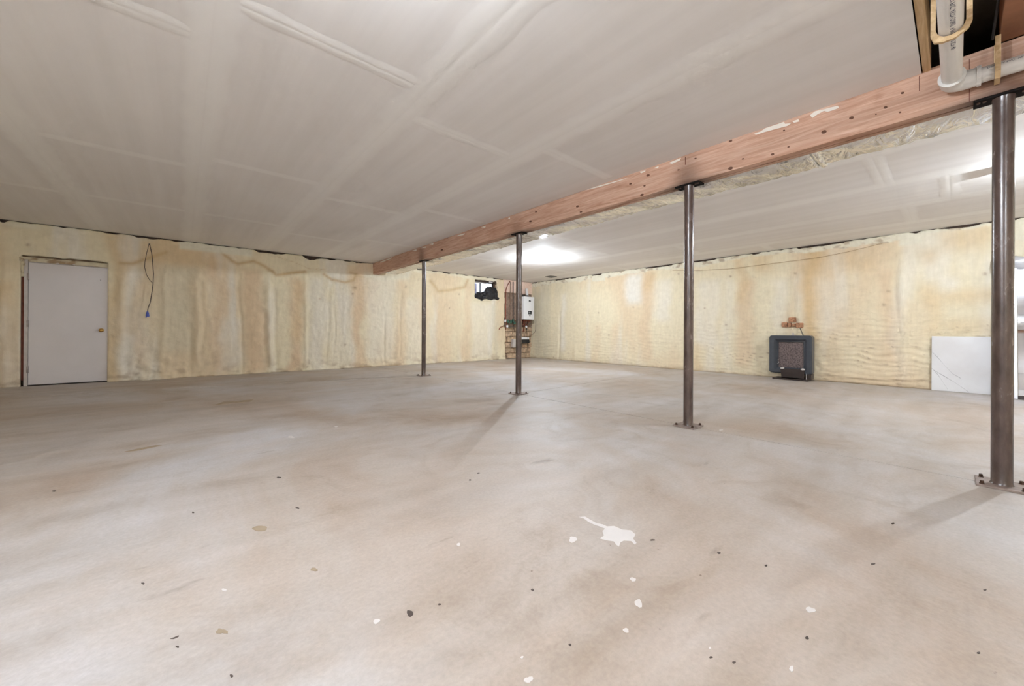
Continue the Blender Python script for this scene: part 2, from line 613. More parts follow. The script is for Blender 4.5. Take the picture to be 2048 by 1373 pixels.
def foam_mesh(name, parent, axis, S, Z, d, col, keep, depth=0.10):
    """one skin of sprayed foam: grid S x Z pushed d metres into the room, edges returned into the wall"""
    ns, nz = S.shape
    if axis == 'back':
        V = np.stack([S, -d, Z], -1).reshape(-1, 3)
        back_off = Vector((0, depth, 0))
    else:
        V = np.stack([-d, S, Z], -1).reshape(-1, 3)
        back_off = Vector((depth, 0, 0))
    idx = np.arange(ns * nz).reshape(ns, nz)
    F = np.stack([idx[:-1, :-1], idx[1:, :-1], idx[1:, 1:], idx[:-1, 1:]], -1)[keep[:-1, :-1]]
    F = F.reshape(-1, 4)
    used = np.unique(F)
    remap = -np.ones(ns * nz, int)
    remap[used] = np.arange(len(used))
    F = remap[F]
    V = V[used]
    K = col.reshape(-1, 3)[used]
    # boundary edges -> returns
    E = np.concatenate([F[:, [0, 1]], F[:, [1, 2]], F[:, [2, 3]], F[:, [3, 0]]])
    key = np.sort(E, 1)
    u, inv, cnt = np.unique(key, axis=0, return_inverse=True, return_counts=True)
    bE = E[cnt[inv.reshape(-1)] == 1]
    bv = np.unique(bE)
    m2 = -np.ones(len(V), int)
    m2[bv] = len(V) + np.arange(len(bv))
    V2 = V[bv].copy()
    if axis == 'back':
        V2[:, 1] = depth
    else:
        V2[:, 0] = depth
    Fr = np.stack([bE[:, 1], bE[:, 0], m2[bE[:, 0]], m2[bE[:, 1]]], -1)
    Va = np.concatenate([V, V2])
    Fa = np.concatenate([F, Fr])
    Ka = np.concatenate([K, K[bv] * 0.9])
    me = bpy.data.meshes.new(name)
    me.from_pydata(Va.tolist(), [], Fa.tolist())
    at = me.color_attributes.new('stain', 'FLOAT_COLOR', 'POINT')
    at.data.foreach_set('color', np.concatenate([Ka, np.ones((len(Ka), 1))], 1).astype(np.float32).ravel())
    me.polygons.foreach_set('use_smooth', [True] * len(me.polygons))
    me.update()
    return link(name, me, MAT['foam'], parent)


def blend(col, w, c):
    w = np.clip(w, 0, 1)[..., None]
    return col * (1 - w) + c * w


def streak(col, S, Z, s0, s1, z0, z1, c, k, seed, wob=0.10):
    """soft-edged run of a stain down the wall"""
    e = 0.13
    w_ = (fbm(S * 0.0 + seed, Z * 1.6, seed, 3)) * wob * 2 + 0.22 * fbm(S * 2.2, Z * 2.0, seed + 40, 4)
    a = smooth01(s0 - e, s0 + e, S + w_) * (1 - smooth01(s1 - e, s1 + e, S + w_))
    b = smooth01(z0 - 0.2, z0 + 0.12, Z) * (1 - smooth01(z1 - 0.1, z1 + 0.15, Z))
    t = 0.95 + 0.7 * fbm(S * 3, Z * 1.1, seed + 9, 3)
    return blend(col, a * b * t * k, c)


def polyd(S, Z, pts):
    d = np.full(S.shape, 9.0)
    for (x0, z0), (x1, z1) in zip(pts[:-1], pts[1:]):
        L = (x1 - x0) ** 2 + (z1 - z0) ** 2 + 1e-9
        t = np.clip(((S - x0) * (x1 - x0) + (Z - z0) * (z1 - z0)) / L, 0, 1)
        d = np.minimum(d, np.hypot(S - x0 - t * (x1 - x0), Z - z0 - t * (z1 - z0)))
    return d


# ---- back wall (the long one with the door and the window)
DX0, DX1, DZ = -11.55, -10.545, 2.14          # rough opening of the door
WX0, WX1, WZ0, WZ1 = -2.53, -1.63, 1.985, 2.575  # window opening
NX = -1.34                                     # where the foam stops beside the service corner
XW = -11.95                                    # inner face of the left partition
wb = MB()
YM, YMB = 0.10, 0.30
for (a, b, c, d_) in ((XW - 0.2, DX0, 0, H + 0.32), (DX0, DX1, DZ, H + 0.32), (DX1, WX0, 0, H + 0.32), (WX0, WX1, 0, WZ0),
                      (WX0, WX1, WZ1, H + 0.32), (WX1, 0.3, 0, H + 0.32)):
    wb.box(a, b, YM, YMB, c, d_)
wall_back = wb.build('wall_back', MAT['mortar'])
tag(wall_back, 'long masonry wall coated in cream spray foam', None, None, 'structure')

st = 0.024
s = np.arange(XW, NX + 0.12, st)
z = np.linspace(0, 1, 113)
S, T = np.meshgrid(s, z, indexing='ij')
ztop = 2.692 - 0.022 * smooth01(0.08, 0.2, fbm(s * 2.3, s * 0, 4, 3)) - 0.022 * vnoise(s * 11, s * 0, 2) ** 2
for (pa, pb, k) in ((512, 552, 0.045), (608, 632, 0.055), (0, 10, 0.05)):
    xa, xb = back(pa, 520)[0], back(pb, 530)[0]
    ztop -= k * smooth01(xa - 0.05, xa + 0.05, s) * (1 - smooth01(xb - 0.05, xb + 0.05, s))
Z = T * ztop[:, None]
d = 0.040 * fbm(S * 1.3, Z * 0.4, 1) + 0.030 * fbm(S * 4, Z * 0.7, 2) + 0.018 * fbm(S * 14, Z * 10, 3, 3)
# stud-bay ridges and wandering cracks
for i, (px, dep, wid, zb, zt) in enumerate(((382, -0.02, 0.05, 0.0, 1.0), (396, 0.03, 0.10, 0.2, 2.2), (405, -0.02, 0.04, 0.3, 2.0), (482, -0.016, 0.025, 0.0, 2.2),
                                            (532, -0.028, 0.05, 0.1, 1.4), (541, 0.035, 0.09, 0.0, 2.0), (549, -0.03, 0.05, 0.0, 2.0), (610, 0.012, 0.03, 0.0, 2.3),
                                            (656, -0.012, 0.03, 0.1, 2.0), (671, -0.014, 0.02, 0.4, 1.5), (770, -0.022, 0.025, 0.0, 1.25), (800, -0.012, 0.03, 0.2, 2.0),
                                            (243, 0.03, 0.10, 0.0, 2.0), (258, -0.02, 0.06, 0.0, 1.8), (325, 0.012, 0.04, 0.0, 2.2), (10, 0.02, 0.05, 0.0, 2.3))):
    x0 = back(px, 650)[0]
    wob = 0.16 * fbm(S * 0 + i * 7.3, Z * 1.1, 20 + i, 4)
    d += 1.5 * dep * np.exp(-((S - x0 - wob) / wid) ** 2) * smooth01(zb - 0.1, zb + 0.2, Z) * (1 - smooth01(zt - 0.2, zt + 0.1, Z))
# lumpy foot of the foam, worst beside the door
foot = np.exp(-Z / 0.20)
d += foot * (0.030 + 0.07 * fbm(S * 4, Z * 6, 31, 3))
lump = np.exp(-((S + 10.0) / 0.45) ** 2) * np.exp(-Z / 0.35)
d += lump * (0.07 + 0.26 * fbm(S * 7, Z * 8, 33, 3))
# trimmed top band stands back where the joist line begins
band = smooth01(2.56, 2.62, Z + 0.10 * fbm(S * 2.2, S * 0, 41, 3))
d += band * (0.018 * fbm(S * 22, Z * 20, 42, 2) - 0.01)
# raised lip below the window
d += 0.035 * np.exp(-((Z - 1.955) / 0.035) ** 2) * smooth01(WX0 - 0.12, WX0, S) * (1 - smooth01(WX1, WX1 + 0.12, S))
col = np.zeros(S.shape + (3,)) + CREAM
col = blend(col, 0.6 * smooth01(-0.05, 0.22, fbm(S * 0.9, Z * 0.35, 50)), TAN)
col = blend(col, 0.7 * smooth01(0.05, 0.25, fbm(S * 2.3, Z * 0.35, 51)), PALE)
for i, (pa, pb, ya, yb, c, k) in enumerate(((-10, 14, 440, 775, TAN, .6), (34, 44, 520, 760, ORANGE, .5), (0, 40, 570, 600, ORANGE, .7), (222, 247, 470, 765, ORANGE, .75),
                                            (246, 267, 540, 740, PALE, .9), (270, 286, 560, 730, TAN, .8), (323, 392, 540, 700, GREY, .55), (425, 448, 520, 740, TAN, .95),
                                            (448, 482, 640, 735, PALE, .6), (484, 530, 545, 745, TAN, 1.0), (540, 552, 580, 745, PALE, .7), (575, 602, 560, 745, TAN, .9),
                                            (585, 600, 560, 680, ORANGE, .5), (618, 655, 560, 740, PALE, .6), (704, 728, 545, 740, TAN, .95), (660, 704, 590, 740, PALE, .4),
                                            (795, 806, 560, 740, TAN, .7), (736, 790, 560, 720, PALE, .45), (812, 842, 600, 740, PALE, .3), (925, 942, 570, 720, TAN, .6),
                                            (870, 905, 600, 735, TAN, .4), (944, 985, 610, 715, PALE, .4), (985, 996, 610, 715, GREY, .6), (700, 740, 470, 545, TAN, .4))):
    x0, zb = back(pa, yb)
    x1, zt = back(pb, ya)
    col = streak(col, S, Z, x0, x1, max(0, zb), zt, c, k, 60 + i)
# tide marks where water ran along the top of the wall
for (pts, k, w_) in (([(241, 527), (262, 529), (288, 520), (309, 512), (330, 506)], .8, .035), ([(442, 503), (458, 515), (476, 528), (506, 523), (530, 532), (546, 542), (553, 550), (610, 544)], .9, .035),
                     ([(648, 549), (663, 560), (690, 566), (708, 560), (712, 549)], .8, .035), ([(862, 562), (877, 582), (905, 580), (930, 574), (936, 560)], .7, .05),
                     ([(700, 545), (735, 556), (790, 553), (818, 550), (822, 538)], .5, .03), ([(555, 512), (590, 527), (620, 538), (650, 540)], .5, .008)):
    q = [back(*p) for p in pts]
    wob = 0.05 * fbm(S * 3, Z * 3, 77, 3)
    col = blend(col, k * np.exp(-(polyd(S + wob, Z + wob, q) / w_) ** 2), ORANGE * 0.86)
x0 = back(270, 500)[0]; x1 = back(445, 500)[0]
col = blend(col, 0.45 * smooth01(x0, x0 + .3, S) * (1 - smooth01(x1 - .2, x1, S)) * smooth01(2.15, 2.3, Z), ORANGE)
# freshly trimmed, paler foam along the top
col = blend(col, 0.55 * band * smooth01(-0.1, 0.15, fbm(S * 1.5, Z * 3, 80)), WHITEFOAM)
col = blend(col, 0.9 * smooth01(2.50, 2.56, Z) * smooth01(back(355, 490)[0], back(362, 490)[0], S) * (1 - smooth01(back(500, 510)[0], back(510, 510)[0], S)), WHITEFOAM)
q = [back(*p) for p in ((735, 552), (765, 556), (812, 553), (818, 545))]
col = blend(col, 0.8 * np.exp(-(polyd(S, Z, q) / 0.10) ** 2), WHITEFOAM)
col = blend(col, 0.8 * np.exp(-(np.hypot(S - back(710, 576)[0], Z - back(710, 576)[1]) / 0.04) ** 2), BROWN)
col = blend(col, 0.8 * np.exp(-(np.hypot(S - back(705, 588)[0], Z - back(705, 588)[1]) / 0.025) ** 2), BROWN)
for (px, py) in ((56, 490), (640, 598), (918, 589), (899, 617), (812, 574), (690, 690)):
    col = blend(col, 0.7 * np.exp(-(np.hypot(S - back(px, py)[0], Z - back(px, py)[1]) / 0.022) ** 2), BROWN)
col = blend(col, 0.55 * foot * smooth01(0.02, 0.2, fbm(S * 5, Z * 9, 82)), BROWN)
nxz = NX + 0.05 * fbm(S * 0, Z * 3, 90, 4) * 2 + 0.05 * smooth01(1.15, 1.0, Z)
dj = 0.012 * fbm(S * 20, Z * 20, 95, 2)
keep = ~((S > DX0 + dj) & (S < DX1 - 0.02 + dj) & (Z < DZ + dj)) & ~((S > WX0 + dj) & (S < WX1 + dj) & (Z > WZ0 + dj) & (Z < WZ1 + dj)) & (S < nxz)
foam_mesh('spray_foam', wall_back, 'back', S, Z, d, col, keep)

# ---- right wall
YE = -13.2
wr = MB().box(0.10, 0.30, YE - 0.2, 0.30, 0, H + 0.32)
wall_right = wr.build('wall_right', MAT['mortar'])
tag(wall_right, 'masonry wall on the right coated in stained cream spray foam', None, None, 'structure')
s = np.arange(-13.2, 0.10, st)
S, T = np.meshgrid(s, z, indexing='ij')
ztop = 2.69 - 0.030 * smooth01(-0.02, 0.05, fbm(s * 2.6, s * 0, 104, 3)) - 0.016 * vnoise(s * 13, s * 0, 102) ** 2
Z = T * ztop[:, None]
d = 0.030 * fbm(S * 1.1, Z * 0.5, 101) + 0.020 * fbm(S * 4, Z * 1.7, 102) + 0.010 * fbm(S * 15, Z * 14, 103, 3)
# sagging horizontal folds in the lower half, stronger to the right
rip = Z * 11 + 4.5 * fbm(S * 1.1, Z * 2.0, 110, 4)
fold = np.abs(((rip) % 1.0) - 0.5) * 2
amp = (1 - smooth01(0.5, 1.5, Z)) * (0.35 + 0.65 * (1 - smooth01(-8.5, -5.0, S)))
d += amp * 0.036 * (1 - fold ** 3) * (0.6 + 1.4 * np.clip(fbm(S * 1.2, Z * 4, 111), -0.4, 0.5))
d += np.exp(-Z / 0.16) * (0.028 + 0.07 * fbm(S * 3, Z * 6, 112, 3))
band = smooth01(2.56, 2.59, Z + 0.22 * fbm(S * 1.8, S * 0, 113, 4) + 0.05 * fbm(S * 12, Z * 12, 115, 3))
band *= smooth01(-12.9, -12.5, S)
d += band * (0.04 * fbm(S * 20, Z * 20, 114, 2) + 0.004)
for i, (px, dep, wid, zb, zt) in enumerate(((1118, -0.02, 0.04, 0, 1.6), (1150, 0.03, 0.08, 0, 0.5), (1392, -0.014, 0.05, 0, 1), (1800, 0.03, 0.07, 0.0, 2.2), (1794, -0.02, 0.05, 0.0, 2.2), (1592, -0.012, 0.03, .9, 2.4))):
    x0 = right(px, 650)[0]
    wob = 0.14 * fbm(S * 0 + i * 5.3, Z * 1.1, 120 + i, 4)
    d += 1.5 * dep * np.exp(-((S - x0 - wob) / wid) ** 2) * smooth01(zb - 0.1, zb + 0.2, Z) * (1 - smooth01(zt - 0.2, zt + 0.1, Z))
# foam thinned where it meets the bricks and behind the heater
by, bz = right(1585, 646)
d -= 0.030 * np.exp(-((S - by) / 0.30) ** 2 - ((Z - bz) / 0.14) ** 2)
hy = right(1586, 710)[0]
d += 0.03 * np.exp(-((np.abs(S - hy) - 0.46) / 0.07) ** 2) * (1 - smooth01(0.85, 1.05, Z)) * (0.5 + 1.5 * fbm(S * 9, Z * 9, 130, 3))
col = np.zeros(S.shape + (3,)) + CREAM
col = blend(col, 0.7 * smooth01(-0.02, 0.25, fbm(S * 0.8, Z * 0.35, 150)), TAN)
col = blend(col, 0.55 * smooth01(0.05, 0.25, fbm(S * 2.0, Z * 0.35, 151)), PALE)
col = blend(col, 0.75 * smooth01(-2.4, -0.6, S) * smooth01(-0.25, 0.2, fbm(S * 3, Z * 0.6, 152)), GREY)
for i, (pa, pb, ya, yb, c, k) in enumerate(((1122, 1132, 590, 700, PALE, .8), (1254, 1290, 548, 606, PALE, 1.0), (1282, 1306, 545, 720, TAN, .8), (1288, 1312, 545, 580, ORANGE, .5),
                                            (1312, 1345, 560, 640, PALE, .6), (1395, 1440, 560, 690, PALE, .6), (1470, 1506, 560, 730, TAN, .9), (1479, 1492, 505, 600, ORANGE, .8),
                                            (1448, 1466, 560, 740, PALE, .5), (1505, 1545, 505, 545, ORANGE, .45), (1545, 1572, 560, 660, PALE, .5), (1576, 1590, 540, 700, TAN, .7),
                                            (1592, 1606, 550, 650, PALE, .7), (1606, 1634, 495, 680, ORANGE, .95), (1634, 1680, 560, 660, PALE, .3), (1690, 1755, 490, 540, ORANGE, .35),
                                            (1760, 1792, 540, 720, TAN, .9), (1795, 1806, 580, 760, PALE, .7), (1855, 1874, 570, 670, ORANGE, .8), (1808, 1852, 600, 760, TAN, .35),
                                            (1880, 1990, 450, 500, ORANGE, .5), (1860, 1990, 580, 605, ORANGE, .55), (1885, 1912, 558, 575, PALE, 1.0), (1880, 1990, 640, 665, ORANGE, .4),
                                            (1830, 1862, 500, 525, ORANGE, .6), (1225, 1240, 650, 735, TAN, .4), (1185, 1200, 650, 725, TAN, .5), (1390, 1402, 690, 750, ORANGE, .6))):
    x0, zb = right(pa, yb)
    x1, zt = right(pb, ya)
    col = streak(col, S, Z, min(x0, x1), max(x0, x1), max(0, zb), zt, c, k * 0.9, 160 + i, 0.10)
col = blend(col, 0.9 * band, WHITEFOAM)
col = blend(col, 0.55 * band * smooth01(0.08, 0.22, fbm(S * 9, Z * 14, 116, 3)), BROWN)
for (pa, pb, ya, yb) in ((1796, 1847, 470, 492), (1184, 1210, 550, 564), (2026, 2060, 430, 482), (1376, 1425, 510, 526), (1728, 1745, 480, 490)):
    x0, zb = right(pa, yb)
    x1, zt = right(pb, ya)
    n_ = 0.05 * fbm(S * 9, Z * 9, 200, 3)
    w_ = smooth01(x1 - .02, x1 + .02, S + n_) * (1 - smooth01(x0 - .02, x0 + .02, S + n_)) * smooth01(zb - .015, zb + .015, Z + n_)
    col = blend(col, 0.9 * w_, WHITEFOAM)
    d += 0.02 * w_ * (0.5 + fbm(S * 24, Z * 22, 201, 2))
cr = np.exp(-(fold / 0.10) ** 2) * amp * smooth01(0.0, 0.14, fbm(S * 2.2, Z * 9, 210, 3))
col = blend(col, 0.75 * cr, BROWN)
col = blend(col, 0.6 * np.exp(-((Z - 0.11 - 0.09 * fbm(S * 1.8, S * 0, 211, 4)) / 0.012) ** 2) * (1 - smooth01(-8.4, -8.0, S)), BROWN)
for (px, py) in ((1197, 626), (1267, 615), (1218, 671), (1409, 617), (1461, 553), (1590, 547), (1777, 583), (1768, 610), (1970, 548), (1452, 650), (1108, 715), (1357, 548)):
    col = blend(col, 0.7 * np.exp(-(np.hypot(S - right(px, py)[0], Z - right(px, py)[1]) / 0.022) ** 2), BROWN)
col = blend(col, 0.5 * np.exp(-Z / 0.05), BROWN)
keep = np.ones(S.shape, bool)
foam_mesh('spray_foam', wall_right, 'right', S, Z, d, col, keep)

# exposed bricks above the heater
for (pa, pb, ya, yb) in ((1563, 1575, 645, 655), (1577, 1592, 635, 645), (1576, 1583, 646, 655), (1591, 1607, 646, 656), (1584, 1591, 647.5, 654)):
    y0, z0 = right(pa + .4, yb)
    y1, z1 = right(pb - .4, ya)
    MB().box(-0.024 - random.random() * 0.012, 0.05, y1, y0, z0, z1, 0.012, 1).build('brick', MAT['brick'], wall_right)

# dark rim board showing in the gap above the foam
t1 = MB().box(XW, NX, 0.055, 0.10, 2.55, H).box(0.055, 0.10, YE, 0.0, 2.55, H).build('trim_1', MAT['dark_wood'])
tag(t1, 'dark rim board showing in the gap above the foam', None, None, 'structure')

# partition at the left end and the walls behind the camera
wl = MB().box(XW - 0.12, XW, -7.56, YM, 0, H + 0.32).build('wall_left', MAT['plainwall'])
tag(wl, 'foam coated wall at the left end of the room', None, None, 'structure')
w2 = MB().box(XL - 0.2, XL, YN, 0.3, 0, H + 0.32).box(XL, XW - 0.12, -5.6, -5.4, 0, H + 0.32).build('wall_far_left', MAT['partition'])
tag(w2, 'stair side wall out of view on the left', None, None, 'structure')
w3 = MB().box(XL - 0.2, 0.3, YE - 0.2, YE, 0, H + 0.32).build('wall_front', MAT['plainwall'])
tag(w3, 'wall behind the camera', None, None, 'structure')

# ================================================================ CEILING
ce = MB().box(XL - 0.2, 0.3, YE - 0.2, 0.3, 3.00, 3.03).build('ceiling', MAT['subfloor'])
tag(ce, 'drywall ceiling with taped joints under dark joists', None, None, 'structure')
BF, BB = -5.766, -5.628         # beam front and back faces
BZ0, BZ1 = 2.417, 2.716
BAY0, BAY1 = -9.80, -10.42      # open joist bay
left_cols = [(-15.0, -14.3, (-7,)), (-14.3, -13.08, (-6, -10.0)), (-13.08, XW - .13, (-7,)), (XW + .002, -10.64, (-2.48, -6.1)), (-10.64, -9.42, (-2.52, -4.57, -7.0)), (-9.42, -8.205, (-2.52, -4.95, -7.43)),
             (-8.205, -6.985, (-2.05, -4.50, -7.02)), (-6.985, BF - .001, (-2.5, -4.92, -7.36))]
right_cols = [(BB + .001, -4.45, (-3.0, -6.7, -10.1)), (-4.45, -3.23, (-2.4, -5.1, -9.4)), (-3.23, -2.01, (-3.6, -4.75, -9.9)), (-2.01, -0.79, (-2.5, -6.2, -9.5)), (-0.79, 0.05, (-3.9, -7.4))]


def panel(x0, x1, ya, yb):
    g_ = 0.001
    MB().box(x0 + g_, x1 - g_, yb + g_, ya - g_, H, H + 0.0127).build('drywall_panel', MAT['drywall'], ce)


def joint(x0, y0, x1, y1, w, k):
    """feathered strip of joint compound, proud of the panels by a millimetre or two"""
    L = math.hypot(x1 - x0, y1 - y0)
    tx, ty = (x1 - x0) / L, (y1 - y0) / L
    nx, ny = -ty, tx
    n = max(2, int(L / 0.12))
    V, A = [], []
    prof = [(-1, 0.0002, 0), (-.72, .0014, .55), (-.35, .0018, .8), (-.08, .0020, .75), (0, .0014, .5), (.08, .0020, .75), (.35, .0018, .8), (.72, .0014, .55), (1, .0002, 0)]
    for i in range(n + 1):
        t = L * i / n
        ww = w * (0.88 + 0.28 * random.random()) / 2
        for (o, h, m) in prof:
            V.append((x0 + tx * t + nx * o * ww, y0 + ty * t + ny * o * ww, H - h))
            A.append(m * k)
    m_ = len(prof)
    F = [(i * m_ + j, i * m_ + j + 1, (i + 1) * m_ + j + 1, (i + 1) * m_ + j) for i in range(n) for j in range(m_ - 1)]
    me = bpy.data.meshes.new('taped_joint')
    me.from_pydata(V, [], F)
    at = me.attributes.new('mud', 'FLOAT', 'POINT')
    at.data.foreach_set('value', A)
    me.polygons.foreach_set('use_smooth', [True] * len(F))
    link('taped_joint', me, MAT['drywall'], ce)


for (x0, x1, butts) in left_cols:
    inside = x0 > XW - 0.1
    ys = [0.05] + list(butts) + [BAY0]
    for a, b in zip(ys[:-1], ys[1:]):
        panel(x0, x1, a, b)
    panel(x0, x1, BAY1, YE)
    if inside:
        for b in butts:
            joint(x0 + .10, b, x1 - .10, b, 0.15, 0.8)
        if x0 > XW + 0.1:
            joint(x0, -0.02, x0, BAY0, 0.28, 0.75)
for (x0, x1, butts) in right_cols:
    ys = [0.05] + list(butts) + [YE]
    for a, b in zip(ys[:-1], ys[1:]):
        panel(x0, x1, a, b)
    for b in butts:
        joint(x0 + .10, b, x1 - .10, b, 0.17, 0.7)
    if x0 > BB + 0.1:
        joint(x0, -0.02, x0, -12.9, 0.30, 0.8)

# joists of the open bay
MB().box(-13.0, BF + .004, -9.843, -9.805, H, 2.995, 0.003, 1).build('joist', MAT['pine'], ce)
MB().box(-13.0, BF - .004, -10.26, -10.122, H + .02, 2.995, 0.003, 1).build('joist', MAT['brown_lvl'], ce)
MB().box(-13.0, BF + .004, -10.42, -10.262, H + .02, 2.995, 0.003, 1).build('joist', MAT['brown_lvl'], ce)
# small dark opening cut in the ceiling near the corner
hp = [hit(px, py, 2, H) for px, py in ((1090, 553.5), (1101, 551.5), (1114, 553.5), (1103, 555.5))]
hole = MB().prism([(p[0], p[1]) for p in hp], H - 0.012, H - 0.0005).build('ceiling_vent', MAT['black'])
tag(hole, 'small dark vent in the ceiling beside the glowing bulb', 'vent')

# ================================================================ BEAM
beam = thing('support_beam', 'long reddish laminated timber beam carried by the steel posts', 'beam', (-5.697, -6.6, BZ0))
POSTS = [(-5.703, -2.662), (-5.703, -5.650), (-5.703, -8.205), (-5.703, -10.145)]


def beam_ply(x0, x1, z0, soot):
    ys = np.concatenate([np.arange(0.08, YE, -0.05), [YE]])
    zs = np.linspace(z0, BZ1, 9)
    V, F, A = [], [], []
    for y in ys:
        for (x, zz) in [(x0, q) for q in zs] + [(x1, q) for q in zs[::-1]]:
            V.append((x, float(y), float(zz)))
            v = 0.0
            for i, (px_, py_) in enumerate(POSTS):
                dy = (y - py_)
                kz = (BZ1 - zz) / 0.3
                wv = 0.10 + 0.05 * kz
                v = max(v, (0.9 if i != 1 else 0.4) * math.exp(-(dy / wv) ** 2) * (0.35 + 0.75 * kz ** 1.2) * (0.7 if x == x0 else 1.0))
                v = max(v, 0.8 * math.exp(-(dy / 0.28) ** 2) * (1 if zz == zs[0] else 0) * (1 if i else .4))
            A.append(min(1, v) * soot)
    m_ = 18
    for i in range(len(ys) - 1):
        for j in range(m_):
            F.append((i * m_ + j, i * m_ + (j + 1) % m_, (i + 1) * m_ + (j + 1) % m_, (i + 1) * m_ + j))
    F.append(tuple(range(m_))[::-1])
    F.append(tuple((len(ys) - 1) * m_ + j for j in range(m_)))
    me = bpy.data.meshes.new('ply')
    me.from_pydata(V, [], F)
    at = me.attributes.new('soot', 'FLOAT', 'POINT')
    at.data.foreach_set('value', A)
    bm = bmesh.new(); bm.from_mesh(me); bmesh.ops.recalc_face_normals(bm, faces=bm.faces); bm.to_mesh(me); bm.free()
    return link('ply', me, MAT['beam'], beam)


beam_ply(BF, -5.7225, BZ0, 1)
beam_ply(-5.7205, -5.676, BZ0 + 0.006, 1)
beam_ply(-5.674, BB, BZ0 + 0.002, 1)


def beam_decal(pts, name, mat, h=0.0025):
    q = []
    for p in pts:
        w_ = hit(p[0], p[1], 0, BF)
        q.append((float(w_[1]), float(min(w_[2], H - 0.004))))
    MB().prism(q, BF - h, BF + 0.001, 0).build(name, mat, beam)


for pts in (((1508, 268), (1522, 263), (1530, 257), (1545, 252), (1560, 247), (1568, 244), (1570, 248), (1582, 247), (1575, 252), (1560, 256), (1545, 260), (1530, 264), (1512, 270)),
            ((1585, 243), (1597, 239), (1599, 243), (1588, 246)),
            ((1620, 231), (1630, 223), (1648, 219), (1662, 215), (1676, 212), (1678, 216), (1665, 221), (1655, 224), (1648, 222), (1635, 229), (1625, 236)),
            ((1338, 326), (1350, 321), (1362, 316), (1360, 321), (1344, 328)),
            ((1280, 344), (1291, 341), (1290, 344), (1282, 347)), ((1307, 337), (1318, 332), (1316, 337)),
            ((1112, 395), (1140, 385), (1168, 375), (1190, 366), (1256, 356), (1240, 362), (1200, 374), (1170, 381), (1140, 391)),
            ((1060, 412), (1085, 405), (1105, 399), (1104, 401), (1080, 409)),
            ((1016, 437), (1020, 435), (1020, 439)), ((962, 455), (972, 452), (970, 456)), ((915, 471), (930, 467), (928, 470), (916, 473)), ((858, 489), (868, 486), (866, 490)),
            ((842, 497), (852, 493), (852, 496)), ((823, 502), (833, 499), (833, 502)), ((760, 524), (785, 515), (784, 517), (761, 526))):
    beam_decal(pts, 'plaster_smear', MAT['plaster'])
for (px, py, r) in ((1648, 264, 4.5), (1703, 236, 4), (1568, 261, 2), (1545, 309, 3), (1577, 294, 2), (1771, 215, 3.2), (1752, 229, 1.5), (1461, 337, 4), (1461, 282, 3), (1461 - 165, 351, 3),
                    (1261, 368, 2.3), (1284, 390, 3), (1289, 372, 2), (1162, 424, 2.2), (1155, 413, 2.5), (1072, 424, 1.8), (1061, 443, 2.2), (884, 500, 2.2), (895, 476, 1.8),
                    (1357, 340, 2), (1391, 317, 2), (1486, 318, 2), (1800, 225, 2.2), (1805, 186, 3)):
    pts = [(px + r * 1.25 * math.cos(a * math.pi / 4), py + r * 0.8 * math.sin(a * math.pi / 4) - 0.25 * r * math.cos(a * math.pi / 4)) for a in range(8)]
    beam_decal(pts, 'knot', MAT['knot'], 0.0008)
# saw-cut score lines on the beam face
for px, ya, yb in ((1838, 152, 182), (1938, 118, 205), (1370, 314, 330)):
    beam_decal(((px, ya), (px + 1.6, ya), (px + 1.6, yb), (px, yb)), 'score_line', MAT['red_shim'], 0.0008)

# ================================================================ STEEL POSTS
LABELS = ['dark steel post farthest back on the left under the beam', 'dark steel post standing beside the white boiler corner',
          'dark steel post in the middle right of the floor with a square foot plate', 'nearest dark steel post at the right edge, thickest in view']


def make_post():
    r = thing('steel_post', LABELS[0], 'post', (0, 0, 0), 0, 'steel posts under the beam')
    R_ = 0.0445
    prof = [(R_ * 1.12, 0.012), (R_ * 1.06, 0.018), (R_, 0.024)] + [(R_ * (1 + 0.006 * math.sin(k * 2.1)), 0.024 + (BZ0 - 0.06) * k / 16) for k in range(1, 17)] + [(R_ * 1.07, BZ0 - 0.022), (R_ * 1.1, BZ0 - 0.014)]
    MB().lathe(prof, 32).build('shaft', MAT['post'], r, 1, False)
    bp = MB().box(-0.112, 0.112, -0.105, 0.105, 0.0, 0.013, 0.002, 1).build('base_plate', MAT['plate'], r, 0, False)
    for (a, b) in ((-.085, -.08), (.085, -.08), (-.085, .08), (.085, .08)):
        MB().lathe([(.014, .013), (.014, .016), (.010, .016), (.010, .030), (.006, .033)], 6, (a, b, 0)).build('bolt', MAT['bolt'], bp, 0, False)
    tp = MB().box(-0.060, 0.060, -0.12, 0.12, BZ0 - 0.014, BZ0 - 0.001, 0.002, 1).build('top_plate', MAT['dark_plate'], r, 0, False)
    for b in (-.10, -.075, .075, .10):
        MB().lathe([(.009, BZ0 - .022), (.009, BZ0 - .014)], 6, (-0.03, b, 0)).build('bolt', MAT['bolt'], tp, 0, False)
    return r


def copy_tree(o, parent=None):
    c = o.copy()
    C.objects.link(c)
    c.parent = parent
    for ch in list(o.children):
        copy_tree(ch, c)
    return c


post = make_post()
for i, (x, y) in enumerate(POSTS):
    o = post if i == 0 else copy_tree(post)
    o.location = (x, y, 0.0)
    o['label'] = LABELS[i]

# ================================================================ FOIL DUCT behind the beam
duct = thing('insulated_duct', 'foil wrapped insulated duct running along the back of the timber beam', 'duct', (-5.40, -6.0, 2.43))


